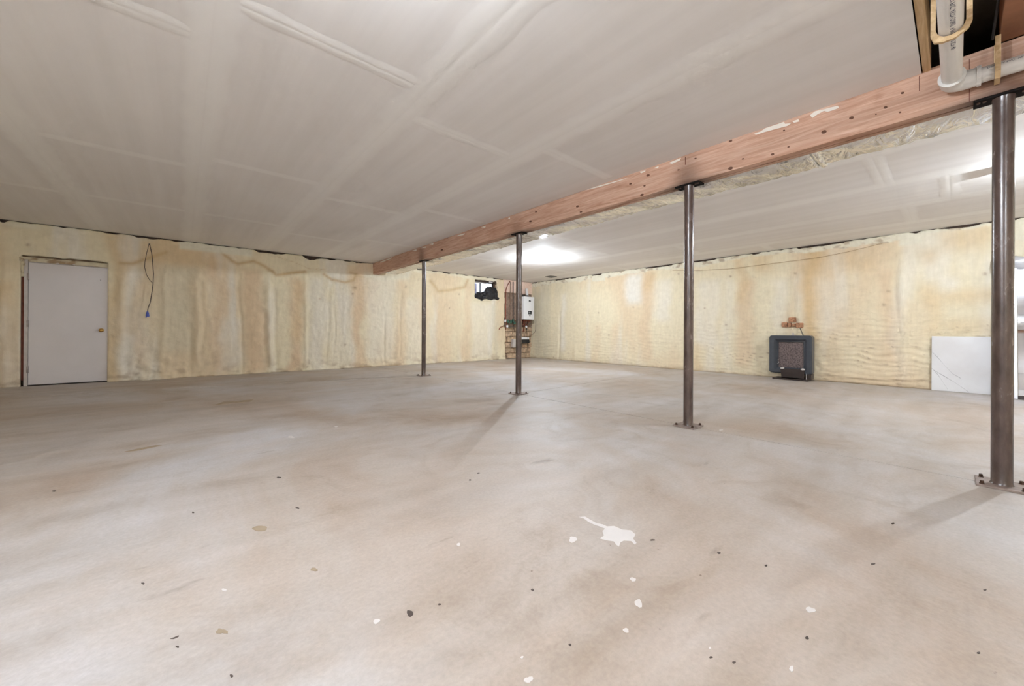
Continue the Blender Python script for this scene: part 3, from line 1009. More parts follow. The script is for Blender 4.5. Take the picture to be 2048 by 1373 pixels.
def duct_mesh(y0, y1, seed):
    ys = np.arange(y0, y1, -0.025)
    n = 28
    xa, xb, za, zb = BB + 0.012, -5.19, 2.432, H - 0.004
    cx, cz, hx, hz = (xa + xb) / 2, (za + zb) / 2, (xb - xa) / 2, (zb - za) / 2
    V, F = [], []
    for i, y in enumerate(ys):
        for k in range(n):
            a = 2 * math.pi * k / n
            c, s_ = math.cos(a), math.sin(a)
            e = 0.32
            X = math.copysign(abs(c) ** e, c)
            Zz = math.copysign(abs(s_) ** e, s_)
            wr = 1 + 0.0
            r_ = float(vnoise(np.array(y * 7.0 + k * 0.9), np.array(k * 0.45), seed) - 0.5) * 0.03
            r_ += float(vnoise(np.array(y * 24.0 + k * 1.7), np.array(k * 0.6), seed + 5) - 0.5) * 0.018
            sag = -0.010 * math.sin(y * 2.1 + 1.0)
            V.append((min(max(cx + X * (hx + r_), xa - .008), 0), float(y), min(cz + Zz * (hz + r_) + (sag if Zz < 0 else 0), H - 0.003)))
    m_ = n
    for i in range(len(ys) - 1):
        for k in range(n):
            F.append((i * m_ + k, (i + 1) * m_ + k, (i + 1) * m_ + (k + 1) % n, i * m_ + (k + 1) % n))
    F.append(tuple(range(n)))
    F.append(tuple((len(ys) - 1) * n + k for k in range(n))[::-1])
    me = bpy.data.meshes.new('foil_wrap')
    me.from_pydata(V, [], F)
    bm = bmesh.new(); bm.from_mesh(me); bmesh.ops.recalc_face_normals(bm, faces=bm.faces); bm.to_mesh(me); bm.free()
    me.polygons.foreach_set('use_smooth', [True] * len(F))
    return link('foil_wrap', me, MAT['foil'], duct)


duct_mesh(-0.35, -5.75, 1)
duct_mesh(-5.75, -9.17, 2)
duct_mesh(-9.19, -12.9, 3)
for y in (-5.75, -9.18):
    V = MB()
    V.box(BB + .004, -5.180, y - .035, y + .03, 2.420, H - .003, 0.03, 3)
    V.build('foil_band', MAT['foil'], duct, 1)

# ================================================================ DRAIN PIPE
pipe = thing('drain_pipe', 'white plastic drain pipe turning along the beam in the open bay', 'pipe', (-5.82, -9.935, 2.535))
PR = 0.0445
px0, py0, pz0 = -5.825, -9.935, 2.535
MB().tube([(-9.2, py0, pz0 + .03), (-5.87, py0, pz0)], PR, 32).build('long_run', MAT['pvc'], pipe, 1)
MB().tube([(px0, -9.985, pz0), (px0, -12.4, pz0 - .02)], PR, 32).build('beam_run', MAT['pvc'], pipe, 1)
arc = [(px0 - .052 + .052 * math.sin(a), py0 - .052 + .052 * math.cos(a), pz0) for a in np.linspace(0, math.pi / 2, 9)]
el = MB().tube([(px0 - .115, py0, pz0)] + arc + [(px0, py0 - .112, pz0)], PR + .010, 32).build('elbow', MAT['pvc'], pipe, 1)
MB().tube([(px0 - .118, py0, pz0), (px0 - .100, py0, pz0)], PR + .015, 32).build('collar', MAT['pvc'], el, 1)
MB().tube([(px0, py0 - .100, pz0), (px0, py0 - .118, pz0)], PR + .015, 32).build('collar', MAT['pvc'], el, 1)


def pipe_print(text, axis, start, size, ang, parent):
    cu = bpy.data.curves.new('pipe_lettering', 'FONT')
    cu.body = text
    cu.size = size
    tmp = bpy.data.objects.new('tmp', cu)
    C.objects.link(tmp)
    dg = bpy.context.evaluated_depsgraph_get()
    me = bpy.data.meshes.new_from_object(tmp.evaluated_get(dg))
    bpy.data.objects.remove(tmp)
    for v in me.vertices:
        t, u = v.co.x, v.co.y
        a = ang + u / PR
        r = PR + 0.0006
        if axis == 'x':
            v.co = (start + t, py0 + r * math.cos(a), pz0 + .03 * (-5.87 - start - t) / 3.33 + r * math.sin(a))
        else:
            v.co = (px0 - r * math.cos(a), start - t, pz0 + r * math.sin(a) - .02 * (-(start - t) - 9.985) / 2.415)
    me.materials.clear()
    o = link('pipe_lettering', me, MAT['ink'], parent)
    o['kind'] = 'stuff'


pipe_print('DENSITY PVC  ASTM D2665  F-891  PR 80 SCH 40', 'x', -6.92, 0.026, math.radians(-112), pipe)
pipe_print('DENSITY PVC  ASTM D2665  F-401 EM 17', 'y', -10.075, 0.017, math.radians(14), pipe)

# plywood U-shaped pipe hangers
def hanger_profile(w, h, t, bottom):
    out = [(-w, h), (-w, bottom + .035), (-w * .55, bottom), (w * .15, bottom), (w, bottom + .05), (w, h)]
    inn = [(w - t, h)] + [((PR + .004) * math.cos(a), (PR + .004) * math.sin(a)) for a in np.linspace(0, -math.pi, 11)] + [(-(w - t), h)]
    return out + inn


def hanger(name, label, pts, axis, lo, hi):
    n = len(pts) // 2
    mb = MB()
    mb.prism(pts, lo, hi, axis)
    o = mb.build(name, MAT['pine'])
    return tag(o, label, 'pipe hanger')


HX = -6.53
zp = pz0 + .03 * (-5.87 - HX) / 3.33
out = [(py0 + .071, 2.96), (py0 + .071, zp - .020), (py0 + .058, zp - .060), (py0 + .030, zp - .072), (py0 - .015, zp - .072), (py0 - .060, zp - .045), (py0 - .073, zp - .010), (py0 - .073, 2.96)]
inn = [(py0 - .052, 2.96), (py0 - .052, zp)] + [(py0 + (PR + .006) * math.cos(a), zp + (PR + .006) * math.sin(a)) for a in np.linspace(-math.pi * .97, -math.pi * .03, 13)] + [(py0 + .052, zp), (py0 + .052, 2.96)]
hg = MB().prism(out + inn, HX - .009, HX + .009, 0).build('pipe_hanger', MAT['pine'])
tag(hg, 'rounded plywood hanger cupping the white pipe in the open bay', 'pipe hanger', 'plywood pipe hangers')
HY = -10.115
zq = pz0 - .001
out = [(px0 - .066, 2.715), (px0 - .066, zq - .03), (px0 - .045, zq - .066), (px0 + .045, zq - .066), (px0 + .055, zq - .03), (px0 + .055, 2.715)]
inn = [(px0 + .048, 2.715), (px0 + .048, zq)] + [(px0 + (PR + .0035) * math.cos(a), zq + (PR + .0035) * math.sin(a)) for a in np.linspace(-.05 * math.pi, -math.pi * .95, 13)] + [(px0 - .048, zq), (px0 - .048, 2.715)]
hg2 = MB().prism(out + inn, HY - .011, HY + .011, 1).build('pipe_hanger', MAT['pine'])
tag(hg2, 'narrow wooden strap around the pipe next to the brown joist', 'pipe hanger', 'plywood pipe hangers')
cb = [hit(1999, -20, 1, -10.10), hit(1996, 20, 1, -10.10), hit(1990, 55, 1, -10.10), hit(1985, 90, 1, -10.10), hit(1985, 102, 1, -10.10), hit(1988, 100, 1, -10.10)]
cbl = MB().tube([(-6.35 + .09 * i, -10.113 + .004 * i, 2.86 - .035 * i + (0.0 if i < 4 else .01)) for i in range(6)], 0.006, 8).build('cable', MAT['black'], None, 1)
tag(cbl, 'dark cable hanging beside the brown joist in the open bay', 'cable')

# ================================================================ DOOR
dr = thing('door_1', 'plain pale grey steel door in a rough foam opening', None, (-11.03, 0.02, 0), 0, None, 'structure')
LX0, LX1, LZ0, LZ1 = -11.462, -10.556, 0.018, 2.040
YD = 0.010
MB().box(LX0, LX1, YD, YD + 0.045, LZ0, LZ1, 0.003, 1).build('leaf', MAT['door'], dr)
lf = [o for o in bpy.data.objects if o.name == 'leaf'][0]
kx, kz = back(202, 661, -0.03)
MB().lathe([(.034, YD), (.034, YD - .006), (.014, YD - .012), (.012, YD - .03), (.022, YD - .036), (.028, YD - .048), (.026, YD - .060), (.015, YD - .066), (.004, YD - .067)], 24, (kx, 0, kz), 'y').build('door_knob', MAT['brass'], lf, 1)
MB().lathe([(.006, YD), (.006, YD - .004)], 10, (-10.648, 0, 1.82), 'y').build('peephole', MAT['black'], lf)
MB().box(LX0 - .045, LX0 - .003, -0.005, 0.09, 0.0, LZ1 + .045, .002, 1).build('jamb', MAT['jamb'], dr)
MB().box(LX1 + .003, LX1 + .030, -0.002, 0.09, 0.0, LZ1 + .045, .002, 1).build('jamb', MAT['jamb'], dr)
MB().box(LX0 - .003, LX1 + .003, 0.012, 0.09, LZ1 + .004, LZ1 + .030, .002, 1).build('head_jamb', MAT['jamb'], dr)
MB().box(LX0 - .003, LX1 + .003, -0.01, 0.09, 0.0, 0.014, .002, 1).build('threshold', MAT['dark_metal'], dr)
MB().box(DX0 - .05, DX1 + .05, .101, .14, 0.0, DZ + .06).build('daylight_blocker', MAT['dark_wood'], dr)  # unseen dark panel added behind the opening to stop daylight leaking in
MB().box(DX0 + .012, LX0 - .047, 0.02, 0.09, 0.10, 1.86).build('shim', MAT['red_shim'], dr)
MB().box(DX0 - .02, DX0 + .008, 0.04, 0.095, 0.0, 2.12).build('shim', MAT['red_shim'], dr)
for zc in (0.27, 1.03, 1.80):
    MB().lathe([(.010, zc - .055), (.012, zc - .05), (.012, zc + .05), (.010, zc + .055)], 10, (LX0 - .004, YD - .008, 0)).build('hinge', MAT['hinge'], dr, 1)
# foam packed over the head and the hinge-side gap
hs = np.arange(DX0 - .005, DX1 + .006, .02)
hz = np.linspace(0, 1, 6)
S, T = np.meshgrid(hs, hz, indexing='ij')
Z = LZ1 + .012 + T * (2.118 - LZ1)
d = -0.005 + 0.035 * fbm(S * 14, Z * 14, 301, 3) - 0.03 * (T > .9)
colh = blend(np.zeros(S.shape + (3,)) + lin(222, 212, 188)[:3], 0.8 * smooth01(0, .2, fbm(S * 12, Z * 18, 302)), BROWN)
foam_mesh('packing_foam', dr, 'back', S, Z, d, colh, np.ones(S.shape, bool), 0.08)
hs = np.arange(DX0 + .012, DX0 + .06, .008)
S, T = np.meshgrid(hs, np.linspace(0, 1, 14), indexing='ij')
Z = 1.80 + T * .28
d = 0.0 + 0.05 * fbm(S * 30, Z * 18, 311, 3)
foam_mesh('packing_foam', dr, 'back', S, Z, d, blend(np.zeros(S.shape + (3,)) + lin(228, 216, 188)[:3], .8 * smooth01(.02, .2, fbm(S * 30, Z * 24, 312)), BROWN), np.ones(S.shape, bool), 0.08)

# ================================================================ WINDOW
wn = thing('window_1', 'small basement window high in the foam wall', None, ((WX0 + WX1) / 2, 0.2, WZ0), 0, None, 'structure')
fr = MB()
fr.box(WX0, WX1, .20, .26, WZ0, WZ0 + .035).box(WX0, WX1, .20, .26, WZ1 - .05, WZ1).box(WX0, WX0 + .03, .20, .26, WZ0 + .035, WZ1 - .05).box(WX1 - .03, WX1, .20, .26, WZ0 + .035, WZ1 - .05)
fr.build('window_frame', MAT['dark_wood'], wn)
MB().box(-2.17, -2.14, .205, .255, WZ0 + .035, WZ1 - .05).build('mullion', MAT['grey_plastic'], wn)
MB().box(WX0 + .03, WX1 - .03, .228, .232, WZ0 + .035, WZ1 - .05).build('pane', MAT['glass'], wn)
MB().box(WX0, WX1, .03, .20, WZ1 - .045, WZ1 - .002).build('header', MAT['dark_wood'], wn)
MB().box(WX0, WX0 + .55, .12, .14, WZ1 - .085, WZ1 - .047).build('blind_rail', MAT['jamb'], wn)
MB().box(-1.95, -1.80, .02, .03, WZ1 - .04, WZ1 - .005, .004, 1).build('foam_scrap', MAT['paint'], wn)
wwl = thing('window_well', 'pale window well seen through the small high window', None, (-2.0, 0.7, 1.7), 0, None, 'structure')
MB().box(-3.1, -0.9, 1.10, 1.16, 1.6, 3.1).build('back_board', MAT['whiteboard'], wwl)
MB().box(-2.62, -1.72, 1.02, 1.09, 1.6, 2.62, .03, 2).build('stone_block', MAT['greystone'], wwl)
MB().box(-3.16, -3.1, .30, 1.16, 1.6, 3.1).build('side_board', MAT['greystone'], wwl)
MB().box(-0.9, -0.84, .30, 1.16, 1.6, 3.1).build('side_board', MAT['whiteboard'], wwl)
MB().box(-3.16, -0.84, .30, 1.16, 1.55, 1.6).build('gravel_bed', MAT['greystone'], wwl)
# black bag stuffed into the window
bm = bmesh.new()
for (cx, cz, rx, ry, rz) in ((-1.90, 2.17, .25, .12, .23), (-1.74, 2.17, .14, .11, .22), (-2.12, 2.09, .24, .11, .13), (-2.36, 2.07, .17, .11, .12), (-1.66, 2.03, .12, .12, .07), (-2.27, 1.99, .11, .10, .07), (-1.95, 2.05, .32, .12, .10)):
    bmesh.ops.create_icosphere(bm, subdivisions=3, radius=1, matrix=Matrix.Translation((cx, .03, cz)) @ Matrix.Diagonal((rx, ry, rz, 1)))
for v in bm.verts:
    v.co += Vector((random.uniform(-1, 1), random.uniform(-1, 1), random.uniform(-1, 1))) * 0.02
me = bpy.data.meshes.new('stuffed_bag'); bm.to_mesh(me); bm.free()
bag = link('stuffed_bag', me, MAT['bag'])
tag(bag, 'crumpled black plastic bag stuffed into the small window', 'bag')
md = bag.modifiers.new('remesh', 'REMESH'); md.mode = 'VOXEL'; md.voxel_size = 0.012; md.use_smooth_shade = True
bit = MB().lathe([(.004, -.045), (.02, -.04), (.024, -.03), (.015, -.022)], 10, (back(961, 593, -.05)[0], 0, back(961, 593, -.05)[1]), 'y').build('tag', MAT['white_enamel'], bag, 1)

# ================================================================ SERVICE CORNER
# masonry left bare between the foam and the corner
rows = [0.0, .19, .37, .56, .75, .93, 1.10]
for r_, (za, zb) in enumerate(zip(rows[:-1], rows[1:])):
    x = -1.40 + (0.0 if r_ % 2 else -0.17)
    while x < 0.02:
        L = random.uniform(.26, .42)
        a, b = max(x, -1.40), min(x + L, .09)
        if b - a > .06:
            off = random.uniform(-.02, .04)
            MB().box(a + .008, b - .008, .045 + off, .11, za + .008, zb - .008, .015, 1).build('stone', MAT['stone'], wall_back)
        x += L
bb = thing('backing_board', 'weathered brown plank board behind the pipes in the service corner', 'board', (-.7, .05, 1.12))
for i, (a, b) in enumerate(((-1.30, -1.07), (-1.065, -.83), (-.825, -.56), (-.555, -.28), (-.275, .03))):
    MB().box(a, b, .045 + .006 * (i % 2), .095, 1.115, 2.26 - .02 * (i % 3), .004, 1).build('plank', MAT['plank'], bb)
pk = MB()
for i, (a, b) in enumerate(((-1.32, -.92), (-.915, -.5), (-.495, .04))):
    pk.box(a, b, .03 + .015 * (i % 2), .098, 2.265, 2.695, .02, 2)
pk = pk.build('insulation_batt', MAT['pink'], None, 1)
tag(pk, 'pink insulation strip under the ceiling above the pipes', 'insulation')
strip = MB().box(-1.355, -1.325, .015, .098, 1.12, 2.69, .006, 1).build('edge_board', MAT['pink'])
tag(strip, 'narrow pinkish board edging the foam left of the pipes', 'board')


def pipe_thing(name, label, pts, r, mat, group=None):
    o = MB().tube(pts, r, 10).build(name, mat, None, 1)
    return tag(o, label, 'pipe', group)


yq = -.03
def B(px, py, y=yq):
    a, b = back(px, py, y)
    return (a, y, b)


pipe_thing('copper_pipe', 'bent copper pipe left of the two straight ones in the service corner', [B(1011.5, 640), B(1011.5, 600), B(1012, 580), B(1015, 571), B(1018, 566), B(1020, 563.2)], .013, MAT['copper'], 'pipes in the service corner')
pipe_thing('copper_pipe', 'straight pale pipe between the bent copper pipe and the dark riser', [B(1021, 641), B(1021, 600), B(1021, 564)], .013, MAT['plank'], 'pipes in the service corner')
pipe_thing('copper_pipe', 'dark straight riser pipe nearest the second steel post', [B(1026.5, 641), B(1026.5, 600), B(1026.5, 564)], .014, MAT['dark_metal'], 'pipes in the service corner')

mf = thing('valve_manifold', 'tangled heating manifold with green valves below the copper pipes', 'manifold', (-.8, -.06, 1.1))
MB().tube([B(1007, 652, -.05), B(1018, 655, -.05), B(1046, 652, -.05), B(1062, 648, -.05)], .020, 10).build('header_pipe', MAT['steel_pipe'], mf, 1)
MB().tube([B(1009, 642, -.05), B(1030, 641, -.05), B(1060, 643, -.05)], .018, 10).build('header_pipe', MAT['copper'], mf, 1)
for (px, py) in ((1016, 643), (1021.5, 644), (1026, 642), (1029, 646)):
    a, _, c_ = B(px, py, -.08)
    MB().lathe([(.02, c_ - .06), (.045, c_ - .05), (.045, c_ + .02), (.03, c_ + .05), (.012, c_ + .055)], 12, (a, -.08, 0)).build('valve', MAT['green'], mf, 1)
for (px, py) in ((1010.5, 642), (1014.5, 653), (1052.5, 654)):
    a, _, c_ = B(px, py, -.10)
    MB().lathe([(.015, c_ - .045), (.036, c_ - .035), (.036, c_ + .03), (.018, c_ + .04)], 12, (a, -.10, 0)).build('gauge_cap', MAT['white_enamel'], mf, 1)
for (px, p2, y2) in ((1013, 1011, 660), (1018, 1020, 657), (1024, 1027, 659), (1046, 1048, 662), (1049, 1046, 664), (1052, 1054, 660), (1055, 1052, 666)):
    MB().tube([B(px, 642, -.05), B((px + p2) / 2 + 1, 650, -.09), B(p2, y2, -.04)], .011, 8).build('branch', random.choice((MAT['copper'], MAT['steel_pipe'], MAT['dark_metal'])), mf, 1)
MB().tube([B(1008, 652, -.05), B(1001, 655, -.10), B(999, 656.5, -.12), B(998, 660, -.12)], .012, 8).build('spigot', MAT['copper'], mf, 1)

# boiler
bl = thing('gas_boiler', 'white wall hung boiler in the corner behind the second post', 'boiler', (-.51, -.05, 1.347))
BX0, BX1, BY = -.752, -.262, -.36
MB().box(BX0 + .004, BX1 - .004, BY + .03, .043, 1.352, 2.128, .012, 2).build('body', MAT['white_enamel'], bl, 1)
fp = MB().box(BX0, BX1, BY, BY + .03, 1.347, 2.133, .014, 2).build('front_panel', MAT['white_enamel'], bl, 1)
a0, c0 = back(1056.3, 629, BY); a1, c1 = back(1063.3, 622.6, BY)
sc_ = MB().box(a0, a1, BY - .006, BY + .002, c0, c1, .004, 1).build('control_screen', MAT['display'], fp)
MB().box(a0 + .03, a0 + .09, BY - .008, BY - .004, c0 + .03, c1 - .03).build('button', MAT['grey_plastic'], sc_)
a0, c0 = back(1057.6, 604, BY); a1, c1 = back(1062, 600.8, BY)
for k in range(3):
    w_ = (a1 - a0) / 3
    MB().box(a0 + k * w_, a0 + k * w_ + w_ * .8, BY - .004, BY + .002, c0 + .005 * (k == 1), c1 - .01 * (k == 2), .002, 1).build('badge', MAT['display'], fp)
a0, c0 = back(1058, 632.5, BY); a1, c1 = back(1061, 631.2, BY)
MB().box(a0, a1, BY - .003, BY + .002, c0, c1).build('badge', MAT['grey_plastic'], fp)
MB().tube([(-.42, -.16, 2.12), (-.42, -.16, 2.22), (-.40, -.12, 2.30), (-.34, -.05, 2.38), (-.31, -.01, 2.42)], .05, 14).build('flue', MAT['white_enamel'], bl, 1)
MB().lathe([(.06, 2.128), (.06, 2.165), (.05, 2.17), (.05, 2.20)], 16, (-.42, -.16, 0)).build('flue_collar', MAT['black'], bl, 1)
MB().box(-.70, -.55, -.22, -.08, 2.128, 2.20, .01, 1).build('vent_cap', MAT['black'], bl)
for x in (-.68, -.58, -.48, -.38):
    MB().tube([(x, -.18, 1.352), (x, -.18, 1.24), (x + .01, -.10, 1.18), (x + .01, -.11, 1.12)], .012, 8).build('tail_pipe', MAT['copper'], bl, 1)

a0, c0 = back(1025.8, 695.5, -.05); a1, c1 = back(1031.5, 678.5, -.05)
jb = thing('junction_box', 'grey white electrical box low on the bare masonry', 'electrical box', ((a0 + a1) / 2, -.02, c0))
MB().box(a0, a1 + .06, -.07, .045, c0, c1, .01, 2).build('case', MAT['jamb'], jb)
MB().box(a0 + .015, a1 + .045, -.078, -.07, c0 + .02, c1 - .02, .004, 1).build('lid', MAT['jamb'], jb)
a0, c0 = back(1043, 687.5, -.12); a1, c1 = back(1058.5, 674.5, -.12)
pu = thing('condensate_pump', 'black pump with white top fixed below the boiler', 'pump', ((a0 + a1) / 2, -.05, c0))
MB().box(a0 - .05, a1, -.14, .045, c0, c0 + .62 * (c1 - c0), .015, 2).build('tank', MAT['black'], pu)
MB().box(a0 - .045, a1 - .11, -.135, .03, c0 + .62 * (c1 - c0), c1, .012, 2).build('motor_cover', MAT['white_enamel'], pu)
MB().box(a1 - .10, a1 - .01, -.135, .03, c0 + .62 * (c1 - c0), c1 - .01, .012, 2).build('motor_cover', MAT['white_enamel'], pu)
cw = MB().tube([(-.045, right(1060.5, 672, -.045)[0], right(1060.5, 672, -.045)[1])] + [(-.05, *right(px, py, -.05)) for px, py in ((1066, 668), (1070, 664), (1071, 660), (1071.5, 640))], .006, 6).build('cable', MAT['wire'], None, 1)
tag(cw, 'thin grey cable on the right wall beside the pump', 'cable')

# ================================================================ HANGING CORD on the back wall
cd = thing('hanging_cord', 'thin cord hanging in a loop from a nail with a blue plug', 'cord', (-10.02, -.06, 1.18))
yw = -.055
P_ = lambda px, py: (back(px, py, yw)[0], yw, back(px, py, yw)[1])
MB().tube([P_(298, 488), P_(293, 508), P_(290, 523), (P_(289.3, 535)), P_(293, 550), P_(299, 560), P_(304.5, 566)], .0045, 6).build('wire', MAT['wire'], cd, 1)
MB().tube([P_(299, 488), P_(303, 505), P_(305.5, 525), P_(307, 548), P_(306, 570), P_(303, 590), P_(300.5, 605), P_(296, 617), P_(295, 624)], .0065, 6).build('wire', MAT['wire'], cd, 1)
a, _, c_ = P_(295, 629)
pl = MB()
pl.lathe([(.008, .055), (.014, .045), (.020, .02), (.026, -.02), (.028, -.035), (.02, -.045)], 10, (a, yw, c_)).build('plug', MAT['blue'], cd, 1)
MB().box(a - .026, a - .012, yw - .005, yw + .005, c_ - .065, c_ - .03).build('prong', MAT['blue'], cd)
MB().lathe([(.008, -.03), (.008, -.06), (.012, -.062)], 8, (P_(298.5, 488)[0], .03, P_(298, 488)[2]), 'y').build('nail', MAT['hinge'], cd)
# taut string along the right wall
sg = [(-.03, *right(px, py, -.03)) for px, py in ((1345, 541.5), (1400, 541), (1460, 538), (1556, 526), (1640, 515), (1700, 503), (1765, 487))]
sg = MB().tube(sg, .0035, 5).build('string_line', MAT['string'], None, 1)
tag(sg, 'thin tan string running along the right wall near the ceiling', 'string')

# ================================================================ HEATER on the right wall
ht = thing('panel_heater', 'dark slate framed heater with woven grille standing against the right wall', 'heater', (-.30, -7.77, 0))
hy0, hy1, hz0, hz1 = -8.125, -7.405, .115, .885
XF = -.29


def rrect(y0, y1, z0, z1, r, n=5):
    pts = []
    for (cy, cz, a0) in ((y1 - r, z1 - r, 0), (y0 + r, z1 - r, 90), (y0 + r, z0 + r, 180), (y1 - r, z0 + r, 270)):
        for k in range(n + 1):
            a = math.radians(a0 + 90 * k / n)
            pts.append((cy + r * math.cos(a), cz + r * math.sin(a)))
    return pts


def ring_frame(rings, name, mat, parent):
    V, F = [], []
    n = len(rings[0][1])
    for (x, pts) in rings:
        V += [(x, p[0], p[1]) for p in pts]
    for i in range(len(rings) - 1):
        for k in range(n):
            F.append((i * n + k, i * n + (k + 1) % n, (i + 1) * n + (k + 1) % n, (i + 1) * n + k))
    me = bpy.data.meshes.new(name)
    me.from_pydata(V, [], F)
    bm = bmesh.new(); bm.from_mesh(me); bmesh.ops.recalc_face_normals(bm, faces=bm.faces); bm.to_mesh(me); bm.free()
    me.polygons.foreach_set('use_smooth', [True] * len(F))
    me.set_sharp_from_angle(angle=math.radians(30))
    return link(name, me, mat, parent)


def rr(e, r):
    return rrect(hy0 + e, hy1 - e, hz0 + e, hz1 - e, r)


def inner(ey, ezb, ezt, r):
    return rrect(hy0 + ey, hy1 - ey, hz0 + ezb, hz1 - ezt, r)


ring_frame([(-.09, rr(.0, .055)), (XF + .02, rr(0, .055)), (XF, rr(.018, .045)), (XF + .004, inner(.085, .07, .075, .03)), (XF + .035, inner(.115, .085, .105, .02)), (XF + .05, inner(.125, .10, .115, .012)),
            (XF + .05, inner(.14, .11, .125, .01)), (XF + .09, inner(.155, .12, .14, .008))], 'outer_frame', MAT['slate'], ht)
MB().box(XF + .085, XF + .10, hy0 + .14, hy1 - .14, hz0 + .11, hz1 - .13).build('grille', MAT['grille'], ht)
MB().box(-.19, -.085, hy0 + .012, hy1 - .012, hz0 + .012, hz1 - .012, .03, 2).build('back_case', MAT['dark_metal'], ht)
ty0, ty1 = right(1611, 740, XF)[0], right(1563, 740, XF)[0]
MB().prism([(ty0 + .01, .028), (ty1 - .02, .028), (ty1, .19), (ty1 - .012, .222), (ty0 + .012, .222), (ty0, .19)], XF - .075, XF - .055, 0).build('front_tray', MAT['dark_metal'], ht)
MB().box(XF - .075, XF + .02, ty0 + .03, ty1 - .03, .03, .045).build('tray_floor', MAT['dark_metal'], ht)
MB().box(XF - .06, XF + .03, ty0 - .035, ty0 - .02, .03, .14).build('support_rod', MAT['alu'], ht)
MB().box(XF - .05, XF + .16, ty0 - .10, ty0 - .04, .03, .13).build('support_foot', MAT['dark_metal'], ht)
MB().box(XF - .05, XF + .16, ty1 - .06, ty1 - .01, .03, .12).build('support_foot', MAT['dark_metal'], ht)
MB().box(XF - .13, XF + .20, -8.08, -7.50, .0, .030, .006, 1).build('base_plate', MAT['dark_metal'], ht)
for yy in (ty0 + .03, ty1 - .03):
    MB().lathe([(.01, -.02), (.032, -.012), (.036, 0), (.028, .012), (.01, .018)], 10, (XF - .062, yy, .225)).build('white_clip', MAT['paint'], ht, 1)
for (dy, dz) in ((.16, .30), (.165, .27), (.15, .25), (.16, .33)):
    MB().lathe([(.010, XF + .03), (.010, XF + .045)], 8, (0, hy1 - dy, hz0 + dz - .06), 'x').build('screw', MAT['alu'], ht)
cy = right(1585, 672, XF)[0]
MB().prism([(cy - .03, hz1 - .006), (cy + .03, hz1 - .006), (cy + .012, hz1 + .055), (cy - .012, hz1 + .055)], XF + .02, XF + .03, 0).build('hook', MAT['alu'], ht)
MB().tube([(-.05, *right(1600, 657, -.05)), (-.10, *right(1603, 664, -.10)), (-.13, *right(1606, 671, -.13)), (-.13, right(1606, 671, -.13)[0], hz1 - .02)], .009, 8).build('gas_pipe', MAT['steel_pipe'], ht, 1)

# ================================================================ MARBLE SLAB
ma = MB().box(-.006, .006, -10.42, -9.685, 0.0, .892, .002, 1)
ma.xf(Matrix.Translation((-.115, 0, .002)) @ Matrix.Rotation(math.radians(3.2), 4, 'Y'))
ma = ma.build('marble_slab', MAT['marble'])
for vp in ([(1863.5, 704), (1875, 715), (1888, 730), (1905, 748), (1921, 757)], [(1863.5, 737), (1876, 750), (1886, 765), (1896, 780)], [(1868, 741), (1890, 754), (1912, 767), (1938, 785)]):
    q = []
    for i_, (a_, b_) in enumerate(vp):
        yy, zz = right(a_, b_, -.09)
        q.append((yy, zz, .0035 + .0025 * math.sin(i_ * 2.0)))
    ring = [(yy, zz + w_) for yy, zz, w_ in q] + [(yy, zz - w_) for yy, zz, w_ in q[::-1]]
    vm = MB().prism([(a_, max(.004, min(.885, b_))) for a_, b_ in ring], -.0068, -.005, 0)
    vm.xf(Matrix.Translation((-.115, 0, .002)) @ Matrix.Rotation(math.radians(3.2), 4, 'Y'))
    vm.build('grey_vein', MAT['vein'], ma)
tag(ma, 'white veined marble panel leaning against the right wall', 'panel')

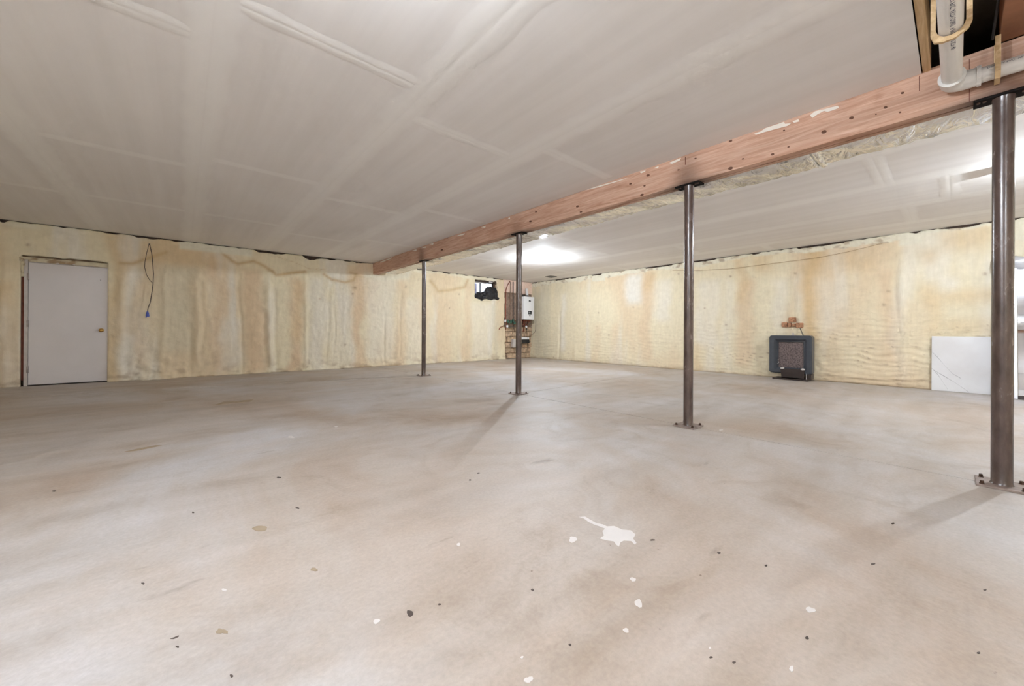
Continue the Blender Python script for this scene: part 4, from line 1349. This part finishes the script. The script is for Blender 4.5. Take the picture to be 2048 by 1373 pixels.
# ================================================================ MIRROR DOOR leaning behind the nearest post
mr = thing('mirror_door', 'shiny metal framed mirror door leaning behind the nearest post', 'mirror door', (-.42, -10.75, 0))
ang = math.radians(7.5)
MX = Matrix.Translation((-.46, 0, .004)) @ Matrix.Rotation(ang, 4, 'Y')
MB().box(-.015, .02, -10.535, -10.36, 0, 2.06, .004, 1).xf(MX).build('stile', MAT['alu'], mr)
MB().box(-.015, .02, -11.30, -11.24, 0, 2.06, .004, 1).xf(MX).build('stile', MAT['alu'], mr)
MB().box(-.012, .018, -11.24, -10.535, 0, .05, .003, 1).xf(MX).build('rail', MAT['dark_metal'], mr)
MB().box(-.012, .018, -11.24, -10.535, 2.0, 2.05, .003, 1).xf(MX).build('rail', MAT['alu'], mr)
MB().box(-.004, .010, -11.24, -10.537, .05, 2.0).xf(MX).build('mirror_pane', MAT['mirror'], mr)
ys = np.linspace(-11.3, -10.34, 60)
us = np.linspace(0, 1, 14)
V, F = [], []
for i, y in enumerate(ys):
    for j, u in enumerate(us):
        a = (u - .5) * math.pi * 1.5
        r_ = .06 + .03 * float(vnoise(np.array(y * 17.0), np.array(j * .7), 5)) + .015 * float(vnoise(np.array(y * 40.0), np.array(j * 1.3), 6))
        V.append((-.19 - r_ * math.cos(a) * .8, float(y), 2.0 + r_ * math.sin(a) * 1.2 + .02 * math.sin(y * 9)))
for i in range(len(ys) - 1):
    for j in range(len(us) - 1):
        F.append((i * 14 + j, i * 14 + j + 1, (i + 1) * 14 + j + 1, (i + 1) * 14 + j))
me = bpy.data.meshes.new('plastic_wrap'); me.from_pydata(V, [], F)
me.polygons.foreach_set('use_smooth', [True] * len(F))
pw = link('plastic_wrap', me, MAT['film'])
sd = pw.modifiers.new('thickness', 'SOLIDIFY'); sd.thickness = 0.002
tag(pw, 'crumpled clear plastic wrap folded over the top of the mirror door', 'plastic wrap')

# small white cable cover on the ceiling by the nearest post
jp = hit(2000, 341, 2, H)
cc = MB().box(jp[0] - .20, jp[0] + .03, jp[1] - .05, jp[1] + .02, H - .03, H - .001, .006, 1).build('ceiling_raceway', MAT['white_enamel'])
tag(cc, 'short white cover on the ceiling right of the nearest post', 'cable cover')

# ================================================================ LAMPS
for i, (x, y, st_, lab) in enumerate(LAMPS):
    lp = thing('ceiling_lamp', lab, 'lamp', (x, y, H), 0, 'bare bulbs on the ceiling')
    MB().lathe([(.055, 0), (.055, -.012), (.035, -.03), (.026, -.045), (.024, -.05)][::-1], 24, (x, y, H)).build('lamp_holder', MAT['bulb_holder'], lp, 1)
    MB().lathe([(.013, -.045), (.020, -.066), (.032, -.098), (.030, -.118), (.014, -.136), (.001, -.139)][::-1], 10, (x, y, H)).build('bulb', bulb_mat(i, st_), lp, 2)
